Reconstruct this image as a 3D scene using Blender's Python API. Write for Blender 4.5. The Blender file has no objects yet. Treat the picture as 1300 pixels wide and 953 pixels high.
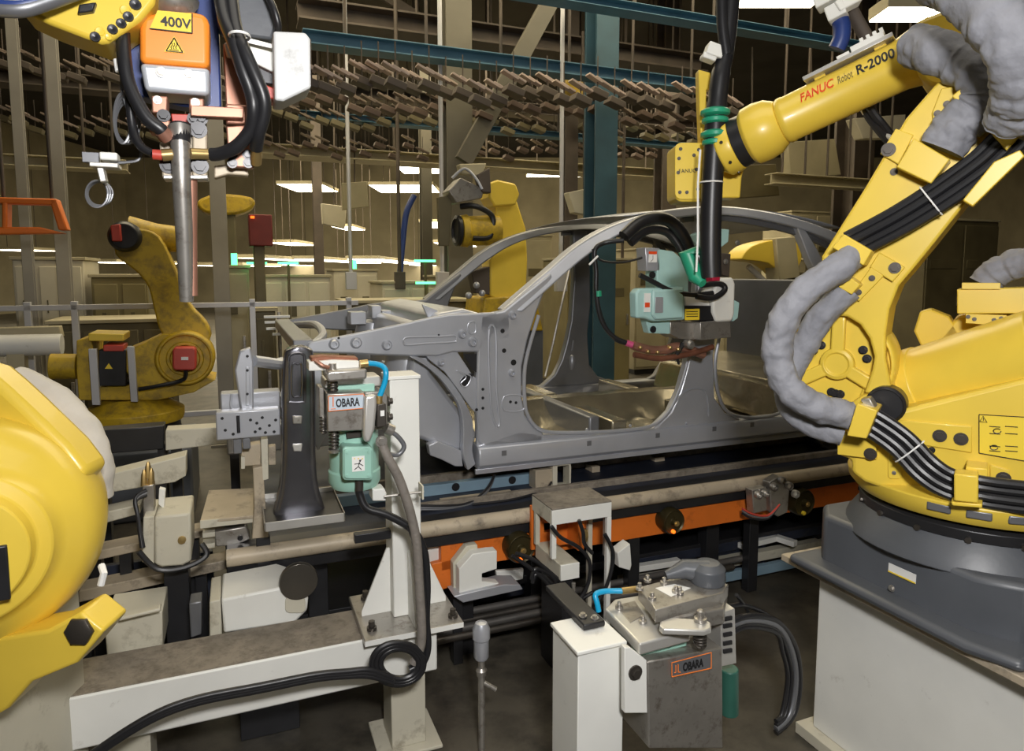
import bpy, bmesh, math, random
from mathutils import Vector as V, Matrix
random.seed(7)
col = bpy.context.scene.collection
F = 870.0; TH = math.atan(87/870.0); CZ = 1.65
ct, st = math.cos(TH), math.sin(TH)
CAM = V((0, 0, CZ))
def ray(px, py):
    dy = py-432.0
    return V((px-650.0, F*ct-dy*st, -F*st-dy*ct))
class Fr:
    """a vertical working frame: u runs along it, v points away from the viewer"""
    def __init__(s, deg):
        a = math.radians(deg); s.u = V((math.cos(a), math.sin(a), 0)); s.v = V((-math.sin(a), math.cos(a), 0)); s.z = V((0, 0, 1))
    def p(s, px, py, d):
        r = ray(px, py); t = d/(r.dot(s.v)); return CAM+r*t
    def w(s, u, d, z): return s.u*u+s.v*d+V((0, 0, z))
    def uz(s, px, py, d):
        q = s.p(px, py, d); return q.dot(s.u), q.z
C = Fr(22.0); A = Fr(-35.0); W = Fr(0.0)
def G(px, py, z):
    r = ray(px, py); return CAM+r*((z-CZ)/r.z)
def sm(pts, n=4, closed=False):
    """Catmull-Rom through points of any dimension"""
    pts = [V(p) for p in pts]; N = len(pts); out = []
    segs = N if closed else N-1
    for i in range(segs):
        if closed: a, b, c, d = pts[i-1], pts[i], pts[(i+1) % N], pts[(i+2) % N]
        else: a, b, c, d = pts[max(i-1, 0)], pts[i], pts[i+1], pts[min(i+2, N-1)]
        for k in range(n):
            t = k/n
            out.append(0.5*((2*b)+(c-a)*t+(2*a-5*b+4*c-d)*t*t+(3*b-a-3*c+d)*t*t*t))
    if not closed: out.append(pts[-1])
    return out
def sm2(pts, n=4, closed=False): return [(p[0], p[1]) for p in sm([(a, b, 0) for a, b in pts], n, closed)]

class M:
    def __init__(s): s.v = []; s.f = []
    def add(s, vs, fs):
        o = len(s.v); s.v += [V(x) for x in vs]; s.f += [[i+o for i in f] for f in fs]; return s
    def box8(s, p): return s.add(p, [(0, 3, 2, 1), (4, 5, 6, 7), (0, 1, 5, 4), (1, 2, 6, 5), (2, 3, 7, 6), (3, 0, 4, 7)])
    def rb(s, fr, u0, u1, d0, d1, z0, z1):
        w = fr.w
        return s.box8([w(u0, d0, z0), w(u1, d0, z0), w(u1, d1, z0), w(u0, d1, z0), w(u0, d0, z1), w(u1, d0, z1), w(u1, d1, z1), w(u0, d1, z1)])
    def fb(s, fr, x0, y0, x1, y1, d, t, rx=None):
        ym = (y0+y1)/2; rx = (x0+x1)/2 if rx is None else rx
        u0 = fr.uz(x0, ym, d)[0]; u1 = fr.uz(x1, ym, d)[0]
        z1 = fr.uz(rx, y0, d)[1]; z0 = fr.uz(rx, y1, d)[1]
        return s.rb(fr, u0, u1, d, d+t, z0, z1)
    def ob(s, c, sx, sy, sz, ax, ay):
        """oriented box at centre c with half sizes along ax, ay, ax x ay"""
        ax = V(ax).normalized(); ay = V(ay); ay = (ay-ax*ay.dot(ax)).normalized(); az = ax.cross(ay); P = []
        for k in (-1, 1):
            for (i, j) in ((-1, -1), (1, -1), (1, 1), (-1, 1)): P.append(c+ax*sx*i+ay*sy*j+az*sz*k)
        return s.box8(P)
    def ext(s, pts, vec):
        n = len(pts); vec = V(vec); pts = [V(p) for p in pts]
        f = [list(range(n)), list(range(2*n-1, n-1, -1))]+[(i, i+n, (i+1) % n+n, (i+1) % n) for i in range(n)]
        return s.add(pts+[p+vec for p in pts], f)
    def tr(s, fr, px, d, t): return s.ext([fr.p(x, y, d) for x, y in px], fr.v*t)
    def gz(s, px, z, h):
        """outline traced on the level z, with depth h downwards"""
        return s.ext([G(x, y, z) for x, y in px], V((0, 0, -h)))
    def band(s, fr, a, b, d, t):
        n = len(a); P = [fr.p(x, y, d) for x, y in a]+[fr.p(x, y, d) for x, y in b]; Q = [p+fr.v*t for p in P]; f = []
        for i in range(n-1):
            f += [(i, i+1, n+i+1, n+i), (2*n+i, 3*n+i, 3*n+i+1, 2*n+i+1), (i, 2*n+i, 2*n+i+1, i+1), (n+i, n+i+1, 3*n+i+1, 3*n+i)]
        f += [(0, n, 3*n, 2*n), (n-1, 3*n-1, 4*n-1, 2*n-1)]
        return s.add(P+Q, f)
    def ring(s, outer, inner, vec):
        n = len(outer); vec = V(vec); P = list(outer)+list(inner); Q = [p+vec for p in P]; f = []
        for i in range(n):
            j = (i+1) % n
            f += [(i, j, n+j, n+i), (2*n+i, 3*n+i, 3*n+j, 2*n+j), (i, 2*n+i, 2*n+j, j), (n+i, n+j, 3*n+j, 3*n+i)]
        return s.add(P+Q, f)
    def tube(s, path, r, n=10, caps=True):
        path = [V(p) for p in path]; N = len(path); rs = [r]*N if not isinstance(r, (list, tuple)) else r
        T = [(path[min(i+1, N-1)]-path[max(i-1, 0)]).normalized() for i in range(N)]
        up = V((0, 0, 1)) if abs(T[0].z) < .9 else V((1, 0, 0)); nrm = T[0].cross(up).normalized(); vs = []
        for i in range(N):
            nrm = (nrm-T[i]*nrm.dot(T[i])).normalized(); b = T[i].cross(nrm)
            for k in range(n):
                a = 2*math.pi*k/n; vs.append(path[i]+(nrm*math.cos(a)+b*math.sin(a))*rs[i])
        f = [(i*n+k, i*n+(k+1) % n, (i+1)*n+(k+1) % n, (i+1)*n+k) for i in range(N-1) for k in range(n)]
        if caps: f += [list(range(n-1, -1, -1)), [(N-1)*n+k for k in range(n)]]
        return s.add(vs, f)
    def cyl(s, a, b, r, r2=None, n=24): return s.tube([a, b], [r, r if r2 is None else r2], n)
    def lathe(s, o, ax, prof, n=32):
        """prof: list of (radius, height along ax)"""
        ax = V(ax).normalized(); up = V((0, 0, 1)) if abs(ax.z) < .9 else V((1, 0, 0)); a = ax.cross(up).normalized(); b = ax.cross(a); vs = []
        for r, h in prof:
            for k in range(n):
                t = 2*math.pi*k/n; vs.append(V(o)+ax*h+(a*math.cos(t)+b*math.sin(t))*max(r, 1e-4))
        N = len(prof)
        f = [(i*n+k, (i+1)*n+k, (i+1)*n+(k+1) % n, i*n+(k+1) % n) for i in range(N-1) for k in range(n)]
        f += [list(range(n)), [(N-1)*n+k for k in range(n-1, -1, -1)]]
        return s.add(vs, f)
    def spring(s, a, b, R, r, turns, n=6):
        a = V(a); b = V(b); ax = (b-a).normalized(); up = V((1, 0, 0)); e = ax.cross(up).normalized(); g = ax.cross(e); N = int(turns*12)
        return s.tube([a+(b-a)*i/N+(e*math.cos(i/12*6.2832)+g*math.sin(i/12*6.2832))*R for i in range(N+1)], r, n)
    def ball(s, c, r, n=16, sq=(1, 1, 1)):
        vs = []; R = n//2
        for i in range(R+1):
            for k in range(n):
                p = math.pi*(i+.001)/(R+.002); t = 2*math.pi*k/n
                vs.append(V(c)+V((r*sq[0]*math.sin(p)*math.cos(t), r*sq[1]*math.sin(p)*math.sin(t), r*sq[2]*math.cos(p))))
        return s.add(vs, [(i*n+k, (i+1)*n+k, (i+1)*n+(k+1) % n, i*n+(k+1) % n) for i in range(R) for k in range(n)])
    def hexb(s, c, ax, r, h):
        ax = V(ax).normalized(); c = V(c)
        s.tube([c, c+ax*h*.35], r*1.5, 16); s.tube([c+ax*h*.35, c+ax*h], r, 6); return s
def wtube(path, r, n=28, amp=.06, freq=26):
    m = M().tube(path, r, n)
    from mathutils import noise
    N = len(path)
    for i in range(N):
        for k in range(n):
            j = i*n+k; v = m.v[j]; d = v-V(path[i])
            w = v+V((noise.noise(v*9), noise.noise(v*9+V((3, 0, 0))), noise.noise(v*9+V((0, 7, 0)))))*.03
            a = .45-1.9*max(0, .35-abs(noise.noise(w*freq*.55)))-.9*max(0, .3-abs(noise.noise(w*freq*1.2+V((5, 1, 2)))))
            m.v[j] = V(path[i])+d*(1+amp*a)
    return m
def rounded(fr, x0, y0, x1, y1, rr, n=4):
    P = []
    for cx, cy, a0 in ((x1-rr, y0+rr, -90), (x1-rr, y1-rr, 0), (x0+rr, y1-rr, 90), (x0+rr, y0+rr, 180)):
        for k in range(n+1):
            a = math.radians(a0+90*k/n); P.append((cx+rr*math.cos(a), cy+rr*math.sin(a)))
    return P
def oval(cx, cy, rx, ry, n=24, rot=0):
    c, s_ = math.cos(math.radians(rot)), math.sin(math.radians(rot))
    return [(cx+rx*math.cos(t)*c-ry*math.sin(t)*s_, cy+rx*math.cos(t)*s_+ry*math.sin(t)*c) for t in [2*math.pi*k/n for k in range(n)]]
def root_loc(par):
    q = V((0, 0, 0))
    while par is not None: q += par.location; par = par.parent
    return q
def build(m, name, mat, par=None, bev=.002, ang=35, seg=2, label=None, flip=True):
    me = bpy.data.meshes.new(name); base = root_loc(par)
    if par is None:
        lo = [min(p[i] for p in m.v) for i in range(3)]; hi = [max(p[i] for p in m.v) for i in range(3)]
        base = V(((lo[0]+hi[0])/2, (lo[1]+hi[1])/2, lo[2]))
    me.from_pydata([tuple(p-base) for p in m.v], [], m.f); me.update()
    bm = bmesh.new(); bm.from_mesh(me); bmesh.ops.recalc_face_normals(bm, faces=bm.faces[:])
    for f in bm.faces: f.smooth = True
    for e in bm.edges:
        if len(e.link_faces) == 2 and e.calc_face_angle(0) > math.radians(ang): e.smooth = False
    bm.to_mesh(me); bm.free()
    o = bpy.data.objects.new(name, me); col.objects.link(o); me.materials.append(mat)
    if par is not None: o.parent = par
    else: o.location = base
    if bev:
        b = o.modifiers.new('bevel', 'BEVEL'); b.width = bev; b.segments = seg; b.limit_method = 'ANGLE'; b.angle_limit = math.radians(40)
        b.harden_normals = False; b.use_clamp_overlap = True
    if label: o['label'] = label
    return o
def thing(name, label, cat, loc, group=None):
    o = bpy.data.objects.new(name, None); col.objects.link(o); o.location = V(loc); o.empty_display_size = .1
    o['label'] = label; o['category'] = cat
    if group: o['group'] = group
    return o
def tag(o, label, cat, group=None, kind=None):
    o['label'] = label; o['category'] = cat
    if group: o['group'] = group
    if kind: o['kind'] = kind
    return o
def struct(m, name, mat, bev=0): o = build(m, name, mat, None, bev); o['kind'] = 'structure'; return o
def bolts(par, pts, ax, r, h, mat, name='bolt'):
    for p in pts: build(M().hexb(p, ax, r, h), name, mat, par, 0)
def txt(name, s, o, xd, yd, size, mat, par, ext=.0006, wrap=None, shear=0, bold=0, fit=None):
    cu = bpy.data.curves.new(name, 'FONT'); cu.body = s; cu.size = size; cu.extrude = ext; cu.shear = shear; cu.offset = bold; cu.resolution_u = 3
    t = bpy.data.objects.new(name, cu); col.objects.link(t)
    dg = bpy.context.evaluated_depsgraph_get(); me = bpy.data.meshes.new_from_object(t.evaluated_get(dg)); bpy.data.objects.remove(t)
    if fit:
        k = fit/max(v.co.x for v in me.vertices)
        for v in me.vertices: v.co.x *= k
    xd = V(xd).normalized(); yd = V(yd); yd = (yd-xd*yd.dot(xd)).normalized(); n = xd.cross(yd); b = root_loc(par)
    for v in me.vertices:
        x, y, z = v.co
        if wrap:
            R, y0 = wrap; a = (y+y0)/R; v.co = V(o)+xd*x+yd*(R*math.sin(a))+n*((R+z)*math.cos(a)-R)-b
        else: v.co = V(o)+xd*x+yd*y+n*z-b
    me.materials.clear(); me.materials.append(mat); ob = bpy.data.objects.new(name, me); col.objects.link(ob); ob.parent = par
    return ob
# ---------------- materials
def mk(name, c, rough=.5, metal=0, var=.12, scale=9, bump=0, dirt=None, dirtc=(.05, .045, .035), coat=0, emit=None, es=0, spec=.5, bscale=None):
    m = bpy.data.materials.new(name); m.use_nodes = True; nt = m.node_tree; N = nt.nodes; L = nt.links; b = N['Principled BSDF']
    b.inputs['Roughness'].default_value = rough; b.inputs['Metallic'].default_value = metal; b.inputs['Coat Weight'].default_value = coat
    b.inputs['Specular IOR Level'].default_value = spec
    tc = N.new('ShaderNodeTexCoord'); no = N.new('ShaderNodeTexNoise'); no.inputs['Scale'].default_value = scale; no.inputs['Detail'].default_value = 5
    L.new(tc.outputs['Object'], no.inputs['Vector'])
    r = N.new('ShaderNodeValToRGB'); r.color_ramp.elements[0].position = .3; r.color_ramp.elements[1].position = .7
    r.color_ramp.elements[0].color = (c[0]*(1-var), c[1]*(1-var), c[2]*(1-var), 1); r.color_ramp.elements[1].color = (min(1, c[0]*(1+var)), min(1, c[1]*(1+var)), min(1, c[2]*(1+var)), 1)
    L.new(no.outputs['Fac'], r.inputs['Fac']); out = r.outputs['Color']
    if dirt:
        n2 = N.new('ShaderNodeTexNoise'); n2.inputs['Scale'].default_value = scale*2.3; n2.inputs['Detail'].default_value = 9; n2.inputs['Roughness'].default_value = .7
        L.new(tc.outputs['Object'], n2.inputs['Vector']); r2 = N.new('ShaderNodeValToRGB')
        r2.color_ramp.elements[0].position = 1-dirt-.12; r2.color_ramp.elements[1].position = min(1, 1-dirt+.12); L.new(n2.outputs['Fac'], r2.inputs['Fac'])
        mx = N.new('ShaderNodeMix'); mx.data_type = 'RGBA'; L.new(r2.outputs['Color'], mx.inputs['Factor']); L.new(out, mx.inputs['A']); mx.inputs['B'].default_value = (*dirtc, 1); out = mx.outputs['Result']
    L.new(out, b.inputs['Base Color'])
    if bump:
        n3 = N.new('ShaderNodeTexNoise'); n3.inputs['Scale'].default_value = bscale or scale*4; n3.inputs['Detail'].default_value = 4; L.new(tc.outputs['Object'], n3.inputs['Vector'])
        bp = N.new('ShaderNodeBump'); bp.inputs['Strength'].default_value = bump; bp.inputs['Distance'].default_value = .01; L.new(n3.outputs['Fac'], bp.inputs['Height']); L.new(bp.outputs['Normal'], b.inputs['Normal'])
    if emit: b.inputs['Emission Color'].default_value = (*emit, 1); b.inputs['Emission Strength'].default_value = es
    return m
yel = mk('yellow_enamel', (.78, .56, .065), .36, 0, .05, 6, coat=.15)
yel2 = mk('yellow_enamel_dusty', (.54, .36, .02), .5, 0, .12, 5, dirt=.42, dirtc=(.22, .15, .03))
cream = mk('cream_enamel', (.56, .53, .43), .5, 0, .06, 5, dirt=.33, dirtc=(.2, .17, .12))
offw = mk('off_white_cover', (.55, .56, .56), .5, 0, .05, 6, dirt=.3, dirtc=(.2, .19, .18))
white = mk('white_enamel', (.77, .77, .73), .45, 0, .04, 6, dirt=.26, dirtc=(.3, .27, .22))
dusty = mk('dusty_top', (.23, .2, .16), .8, 0, .2, 12, dirt=.42, dirtc=(.12, .1, .08), bump=.2)
tan = mk('worn_tan_steel', (.45, .38, .28), .5, .1, .12, 5, dirt=.36, dirtc=(.08, .07, .06), bump=.1)
darkgrey = mk('dark_grey_casting', (.085, .092, .105), .42, 0, .08, 8, bump=.05)
black = mk('black_rubber', (.014, .014, .016), .38, 0, .1, 8)
blackm = mk('black_steel', (.03, .03, .033), .35, .4, .15, 10)
navy = mk('navy_grime_steel', (.028, .034, .055), .5, .3, .25, 8, dirt=.35, dirtc=(.06, .055, .05))
boltm = mk('oxide_bolt', (.09, .08, .07), .4, .7, .1, 10)
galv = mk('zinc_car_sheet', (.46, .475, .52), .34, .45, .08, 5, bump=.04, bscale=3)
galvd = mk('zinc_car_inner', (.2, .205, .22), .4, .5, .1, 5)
galvw = mk('zinc_floor_sheet', (.4, .36, .27), .26, .8, .25, 6, bump=.7, bscale=6)
steel = mk('machined_steel', (.42, .4, .37), .35, .75, .1, 12, dirt=.36, dirtc=(.16, .13, .1))
alu = mk('cast_aluminium', (.62, .61, .58), .38, .6, .08, 10)
chrome = mk('smoked_stainless', (.2, .2, .225), .25, .85, .2, 6)
mint = mk('mint_enamel', (.32, .56, .47), .42, 0, .05, 8)
mintb = mk('pale_mint_blue', (.4, .62, .6), .42, 0, .05, 8)
copper = mk('copper_bar', (.4, .2, .14), .48, .6, .15, 9)
rust = mk('rusty_copper', (.25, .1, .06), .5, .5, .3, 14)
jacket = mk('grey_fabric_jacket', (.25, .255, .285), .7, 0, .14, 14, bump=1.0, bscale=17)
jacketw = mk('white_fabric_jacket', (.55, .52, .47), .8, 0, .1, 10, bump=.4, bscale=20)
orange = mk('orange_enamel', (.72, .17, .02), .45, 0, .1, 5, dirt=.3, dirtc=(.3, .06, .01))
orangec = mk('orange_cover', (.9, .28, .03), .4, 0, .03, 5)
silver = mk('silver_cover', (.6, .63, .68), .35, .35, .03, 5)
blue = mk('deep_blue', (.02, .045, .19), .4, 0, .1, 6)
cyan = mk('cyan_hose', (.01, .33, .6), .3, 0, .05, 6)
bluebeam = mk('blue_grey_beam', (.07, .17, .25), .55, 0, .15, 3)
teal = mk('teal_column', (.025, .07, .1), .6, 0, .2, 3)
green = mk('green_ring', (.02, .3, .17), .4, 0, .1, 6)
red = mk('red_motor', (.5, .06, .04), .45, 0, .1, 6)
brass = mk('brass_fitting', (.5, .36, .15), .35, .8, .1, 10)
brownb = mk('brown_overhead_steel', (.075, .058, .045), .65, 0, .35, 2.5)
pink = mk('pale_overhead_slat', (.42, .33, .28), .6, 0, .2, 3)
greyb = mk('grey_column', (.11, .1, .075), .6, 0, .15, 2)
fence = mk('zinc_fence', (.5, .5, .52), .45, .3, .06, 3)
mach = mk('far_cream_cabinet', (.42, .37, .24), .6, 0, .15, 2)
machd = mk('far_olive_machine', (.12, .1, .05), .6, 0, .3, 2)
lblue = mk('light_blue_channel', (.2, .3, .38), .5, 0, .1, 6)
labw = mk('white_label', (.8, .8, .78), .5, 0, .02, 5)
laby = mk('yellow_label', (.85, .62, .04), .5, 0, .02, 5)
labo = mk('pale_blue_label', (.5, .58, .66), .4, 0, .02, 5)
ink = mk('black_ink', (.01, .01, .012), .5, 0, 0, 5)
inkr = mk('red_ink', (.75, .07, .01), .5, 0, 0, 5)
inko = mk('orange_ink', (.85, .22, .04), .5, 0, 0, 5)
inkg = mk('grey_ink', (.18, .14, .04), .5, 0, 0, 5)
lamp = mk('lamp_diffuser', (1, .95, .8), .5, 0, 0, 5, emit=(1, .9, .68), es=9)
lampg = mk('green_lamp', (.1, .9, .3), .5, 0, 0, 5, emit=(.1, 1, .3), es=3)
lampr = mk('orange_lamp', (1, .2, .02), .5, 0, 0, 5, emit=(1, .15, .01), es=2)
# ---------------- camera, light, hall
cam = bpy.data.cameras.new('camera'); cam.sensor_width = 36; cam.lens = F/1300*36; cam.shift_y = -(476.5-432)/1300; cam.clip_end = 120; cam.clip_start = .05
co = bpy.data.objects.new('camera', cam); col.objects.link(co); co.location = CAM; co.rotation_euler = (math.pi/2-TH, 0, 0); bpy.context.scene.camera = co
sc = bpy.context.scene; sc.view_settings.view_transform = 'Standard'; sc.view_settings.look = 'None'; sc.view_settings.gamma = 1; sc.view_settings.use_curve_mapping = False; sc.view_settings.exposure = 0
w = bpy.data.worlds.new('world'); sc.world = w; w.use_nodes = True; w.node_tree.nodes['Background'].inputs[0].default_value = (.5, .42, .28, 1); w.node_tree.nodes['Background'].inputs[1].default_value = .05
def area(name, loc, to, sx, sy, e, c):
    l = bpy.data.lights.new(name, 'AREA'); l.shape = 'RECTANGLE'; l.size = sx; l.size_y = sy; l.energy = e; l.color = c
    o = bpy.data.objects.new(name, l); col.objects.link(o); o.location = V(loc); o.rotation_euler = (V(to)-V(loc)).to_track_quat('-Z', 'Y').to_euler(); return o
area('flash', (.25, -.15, 2.15), (.1, 2.6, .95), .3, .2, 62, (1, .98, .96))
area('hall_lamp_near', (.2, 1.2, 5.0), (.2, 2.2, 0), 4, 2, 60, (1, .93, .8))
area('hall_lamp_mid', (0, 6.5, 5.3), (0, 7, 0), 9, 3, 400, (1, .86, .58))
area('hall_lamp_far', (-2, 13, 5.3), (-2, 14, 0), 14, 5, 1100, (1, .86, .58))
area('hall_lamp_end', (0, 22, 5.3), (0, 24, 0), 18, 6, 1900, (1, .86, .58))
floorm = mk('oily_concrete', (.085, .075, .058), .45, 0, .35, 2.2, dirt=.45, dirtc=(.03, .027, .022), bump=.1)
wallm = mk('cream_wall', (.3, .26, .17), .8, 0, .2, .8)
ceilm = mk('dark_ceiling', (.03, .026, .022), .9, 0, .4, .6)
struct(M().rb(W, -20, 22, -4, 36, -.2, 0), 'floor', floorm)
struct(M().rb(W, -20, 22, -4, 36, 7.5, 7.7), 'ceiling', ceilm)
struct(M().rb(W, -20, 22, 36, 36.3, 0, 7.5), 'wall_back', wallm)
struct(M().rb(W, -20.3, -20, -4, 36.3, 0, 7.5), 'wall_left', wallm)
struct(M().rb(W, 22, 22.3, -4, 36.3, 0, 7.5), 'wall_right', wallm)
struct(M().rb(W, -20, 22, -4.3, -4, 0, 7.5), 'wall_rear', wallm)
# ---------------- the large yellow robot on the right
n = -A.v
J = C.w(0, 0, 0); J1 = V((1.46, 2.10, .65))
rob = thing('welding_robot', 'large yellow six-axis robot with grey-jacketed hoses bolted on the cream plate at right', 'robot', J1)
# dark base casting
cu, cd = J1.dot(C.u), J1.dot(C.v)
m = M(); m.ext([C.w(cu+x, cd+y, .65) for x, y in ((-.33, -.23), (-.26, -.33), (.3, -.33), (.36, -.25), (.36, .28), (.28, .36), (-.25, .36), (-.33, .28))], V((0, 0, .19)))
m.ext([C.w(cu+x, cd+y, .65) for x, y in ((-.4, -.26), (-.36, -.38), (.42, -.4), (.42, .36), (-.4, .36))], V((0, 0, .035)))
base = build(m, 'robot_base', darkgrey, rob, .02, seg=4, label='dark grey base casting')
m = M(); m.lathe(J1+V((0, 0, .17)), (0, 0, 1), [(.37, 0), (.36, .03), (.325, .08), (.31, .105)], 48); build(m, 'base_collar', darkgrey, rob, .004, label='dark grey sloping collar')
m = M(); m.lathe(J1+V((0, 0, .255)), (0, 0, 1), [(.325, 0), (.325, .03), (.30, .045)], 64); ring = build(m, 'turntable_ring', blackm, rob, .002, label='black bearing ring')
for k in range(16):
    a = k*math.pi/8+.15; build(M().cyl(J1+V((.312*math.cos(a), .312*math.sin(a), .26)), J1+V((.332*math.cos(a), .332*math.sin(a), .26)), .009, n=8), 'ring_screw', boltm, ring, 0)
m = M(); m.lathe(J1+V((0, 0, .305)), (0, 0, 1), [(.27, 0), (.335, 0), (.36, .03), (.365, .06), (.3, .075)], 64)
build(m, 'turntable', yel, rob, .004)
for k in range(3):
    a = math.radians(222+k*15); q = J1+V((.352*math.cos(a), .352*math.sin(a), .345)); build(M().ob(q, .03, .012, .012, (-math.sin(a), math.cos(a), 0), (0, 0, 1)), 'turntable_slot', galvd, rob, .004, label='grey pocket in the rim')
m = M(); 
def cface(px, py): return A.p(px, py, 2.33)
# swivel casting
m = M(); m.tr(A, [(1081, 600), (1081, 584), (1064, 578), (1063, 546), (1080, 512), (1097, 500), (1141, 521), (1300, 481), (1345, 474), (1345, 655), (1300, 652), (1211, 644), (1139, 628), (1097, 612)], 2.28, .34)
swivel = build(m, 'swivel_casting', yel, rob, .012, seg=3)
m = M(); m.tr(A, [(1141, 533), (1234, 541), (1234, 575), (1176, 566), (1141, 552)], 2.273, .02); build(m, 'cover_plate', yel, rob, .003)
bolts(rob, [A.p(1193, 553, 2.272), A.p(1220, 557, 2.272), A.p(1105, 576, 2.262), A.p(1274, 607, 2.27)], n, .012, .008, boltm)
m = M(); m.tr(A, [(1063, 546), (1112, 556), (1113, 583), (1063, 577)], 2.262, .02); build(m, 'hose_plate', yel, rob, .002)
m = M(); m.tr(A, rounded(A, 1127, 573, 1145, 608, 5), 2.275, .01); build(m, 'cover_plate', yel, rob, .002)
bolts(rob, [A.p(1136, 582, 2.274), A.p(1135, 600, 2.274)], n, .004, .004, steel, 'screw')
m = M(); m.tr(A, [(1257, 590), (1282, 597), (1282, 616), (1257, 610)], 2.272, .012); build(m, 'cover_plate', yel, rob, .002)
# warning label
lab = build(M().tr(A, [(1243, 526), (1330, 531), (1330, 590), (1243, 575)], 2.277, .004), 'warning_label', laby, rob, 0, label='yellow printed warning label with a triangle')
m = M()
for i in range(len(E := [(1243, 526), (1330, 531), (1330, 590), (1243, 575)])): m.tube([A.p(*E[i], 2.2755), A.p(*E[(i+1) % 4], 2.2755)], .0012, 4)
for y in (541, 550, 566, 572):
    for x0, x1 in ((1256, 1270), (1276, 1292)): m.tube([A.p(x0, y, 2.2755), A.p(x1, y+1, 2.2755)], .0012, 4)
m.tube([A.p(1244, 535, 2.2755), A.p(1248, 528, 2.2755), A.p(1253, 536, 2.2755), A.p(1244, 535, 2.2755)], .0012, 4)
m.tube([A.p(1248.4, 530, 2.2755), A.p(1248.6, 534, 2.2755)], .001, 4)
for cx, cy in ((1266, 547), (1262, 568)): m.tube([A.p(x, y, 2.2755) for x, y in oval(cx, cy, 5, 3, 10)], .0014, 4)
build(m, 'label_print', ink, lab, 0)
# motor drum behind the casting
a0 = A.p(1168, 492, 2.50); a1 = A.p(1330, 452, 2.42)
m = M(); m.cyl(a0, a1, .125, .14, 48); m.lathe(a0, (a0-a1), [(.125, -.02), (.13, -.02), (.13, .03), (.112, .05), (.1, .05)], 48); build(m, 'motor_drum', yel, rob, .004)
# J2 disc
dc = A.p(1062, 462, 2.33)
m = M(); m.lathe(dc, n, [(.165, -.16), (.165, -.012), (.158, 0), (.150, 0), (.150, -.02), (.05, -.02), (.05, 0), (.036, .006), (.034, 0), (.001, 0)], 56)
disc = build(m, 'shoulder_disc', yel, rob, .003)
m = M()
for k in range(3):
    a = math.radians(60+k*120+30); e = A.u*math.cos(a)+V((0, 0, 1))*math.sin(a); m.ob(dc+e*.095-n*.01, .06, .02, .012, e, n.cross(e))
build(m, 'disc_spokes', yel, disc, .006, seg=3)
bp = []
for a in (10, -14, 130, 152, 174, 196, 265, 250, 236): 
    e = A.u*math.cos(math.radians(a))+V((0, 0, 1))*math.sin(math.radians(a)); bp.append(dc+e*(.115 if abs(a) < 20 else .13)-n*.02)
bolts(disc, [A.p(x, y, 2.352) for x, y in ((1048, 417), (1037, 435), (1043, 438), (1033, 445), (1096, 444), (1101, 455), (1056, 497), (1061, 499), (1067, 500))], n, .009, .02, blackm)
# lower arm
face = [(1043, 325), (1098, 238), (1150, 150), (1190, 104), (1240, 96), (1262, 110), (1291, 122), (1268, 190), (1228, 255), (1186, 308), (1160, 340), (1141, 362), (1129, 392), (1124, 425), (1124, 455), (1131, 492), (1118, 500), (1097, 499)]
arc = [(1107, 470), (1110, 452), (1104, 430), (1092, 412), (1076, 402), (1059, 400), (1050, 380), (1042, 350)]
m = M(); m.tr(A, face+arc, 2.30, .17); arm = build(m, 'lower_arm', yel, rob, .008, seg=3)
m = M(); m.tr(A, [(1106, 470), (1133, 470), (1135, 500), (1152, 530), (1085, 520), (1092, 500)], 2.34, .1); build(m, 'arm_foot', yel, rob, .006)
m = M(); hc = A.p(1124, 514, 2.272); m.lathe(hc, n, [(.055, -.06), (.055, .0), (.047, .008), (.047, .0), (.001, 0)], 32); build(m, 'bearing_cap', blackm, rob, .001, label='black bearing cap')
bx = bp = None
def plate(px, d, t, nm='bracket', par=rob, mt=yel, bev=.003): return build(M().tr(A, px, d, t), nm, mt, par, bev)
br = plate([(1117, 195), (1137, 163), (1160, 171), (1141, 209)], 2.288, .012)
br = plate([(1160, 175), (1206, 202), (1182, 233), (1138, 212)], 2.23, .07); bolts(br, [A.p(1128, 190, 2.286)], n, .013, .01, boltm)
bolts(br, [A.p(1135, 218, 2.298)], n, .007, .006, boltm)
plate([(1208, 122), (1226, 107), (1259, 126), (1240, 150)], 2.235, .065)
plate([(1195, 112), (1226, 107), (1207, 135), (1199, 148), (1184, 152), (1183, 143)], 2.29, .012)
bolts(rob, [A.p(1202, 132, 2.288), A.p(1190, 144, 2.288), A.p(1258, 139, 2.283), A.p(1238, 163, 2.283), A.p(1227, 174, 2.283)], n, .006, .007, boltm)
plate([(1269, 120), (1278, 132), (1225, 185), (1213, 180)], 2.285, .015)
plate([(1256, 166), (1272, 142), (1300, 166), (1278, 191)], 2.22, .07)
plate([(1295, 190), (1301, 198), (1235, 262), (1222, 254), (1262, 205)], 2.22, .05)
plate([(1056, 314), (1071, 297), (1107, 318), (1096, 337)], 2.21, .08)
b2 = plate([(1104, 339), (1116, 320), (1149, 339), (1133, 358)], 2.285, .014); bolts(b2, [A.p(1136, 340, 2.284)], n, .011, .009, boltm)
plate([(1064, 364), (1077, 350), (1092, 361), (1081, 374)], 2.225, .07)
b3 = plate([(1082, 372), (1106, 338), (1122, 350), (1090, 383)], 2.285, .014); bolts(b3, [A.p(1107, 353, 2.284), A.p(1090, 371, 2.284)], n, .006, .007, boltm)
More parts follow.
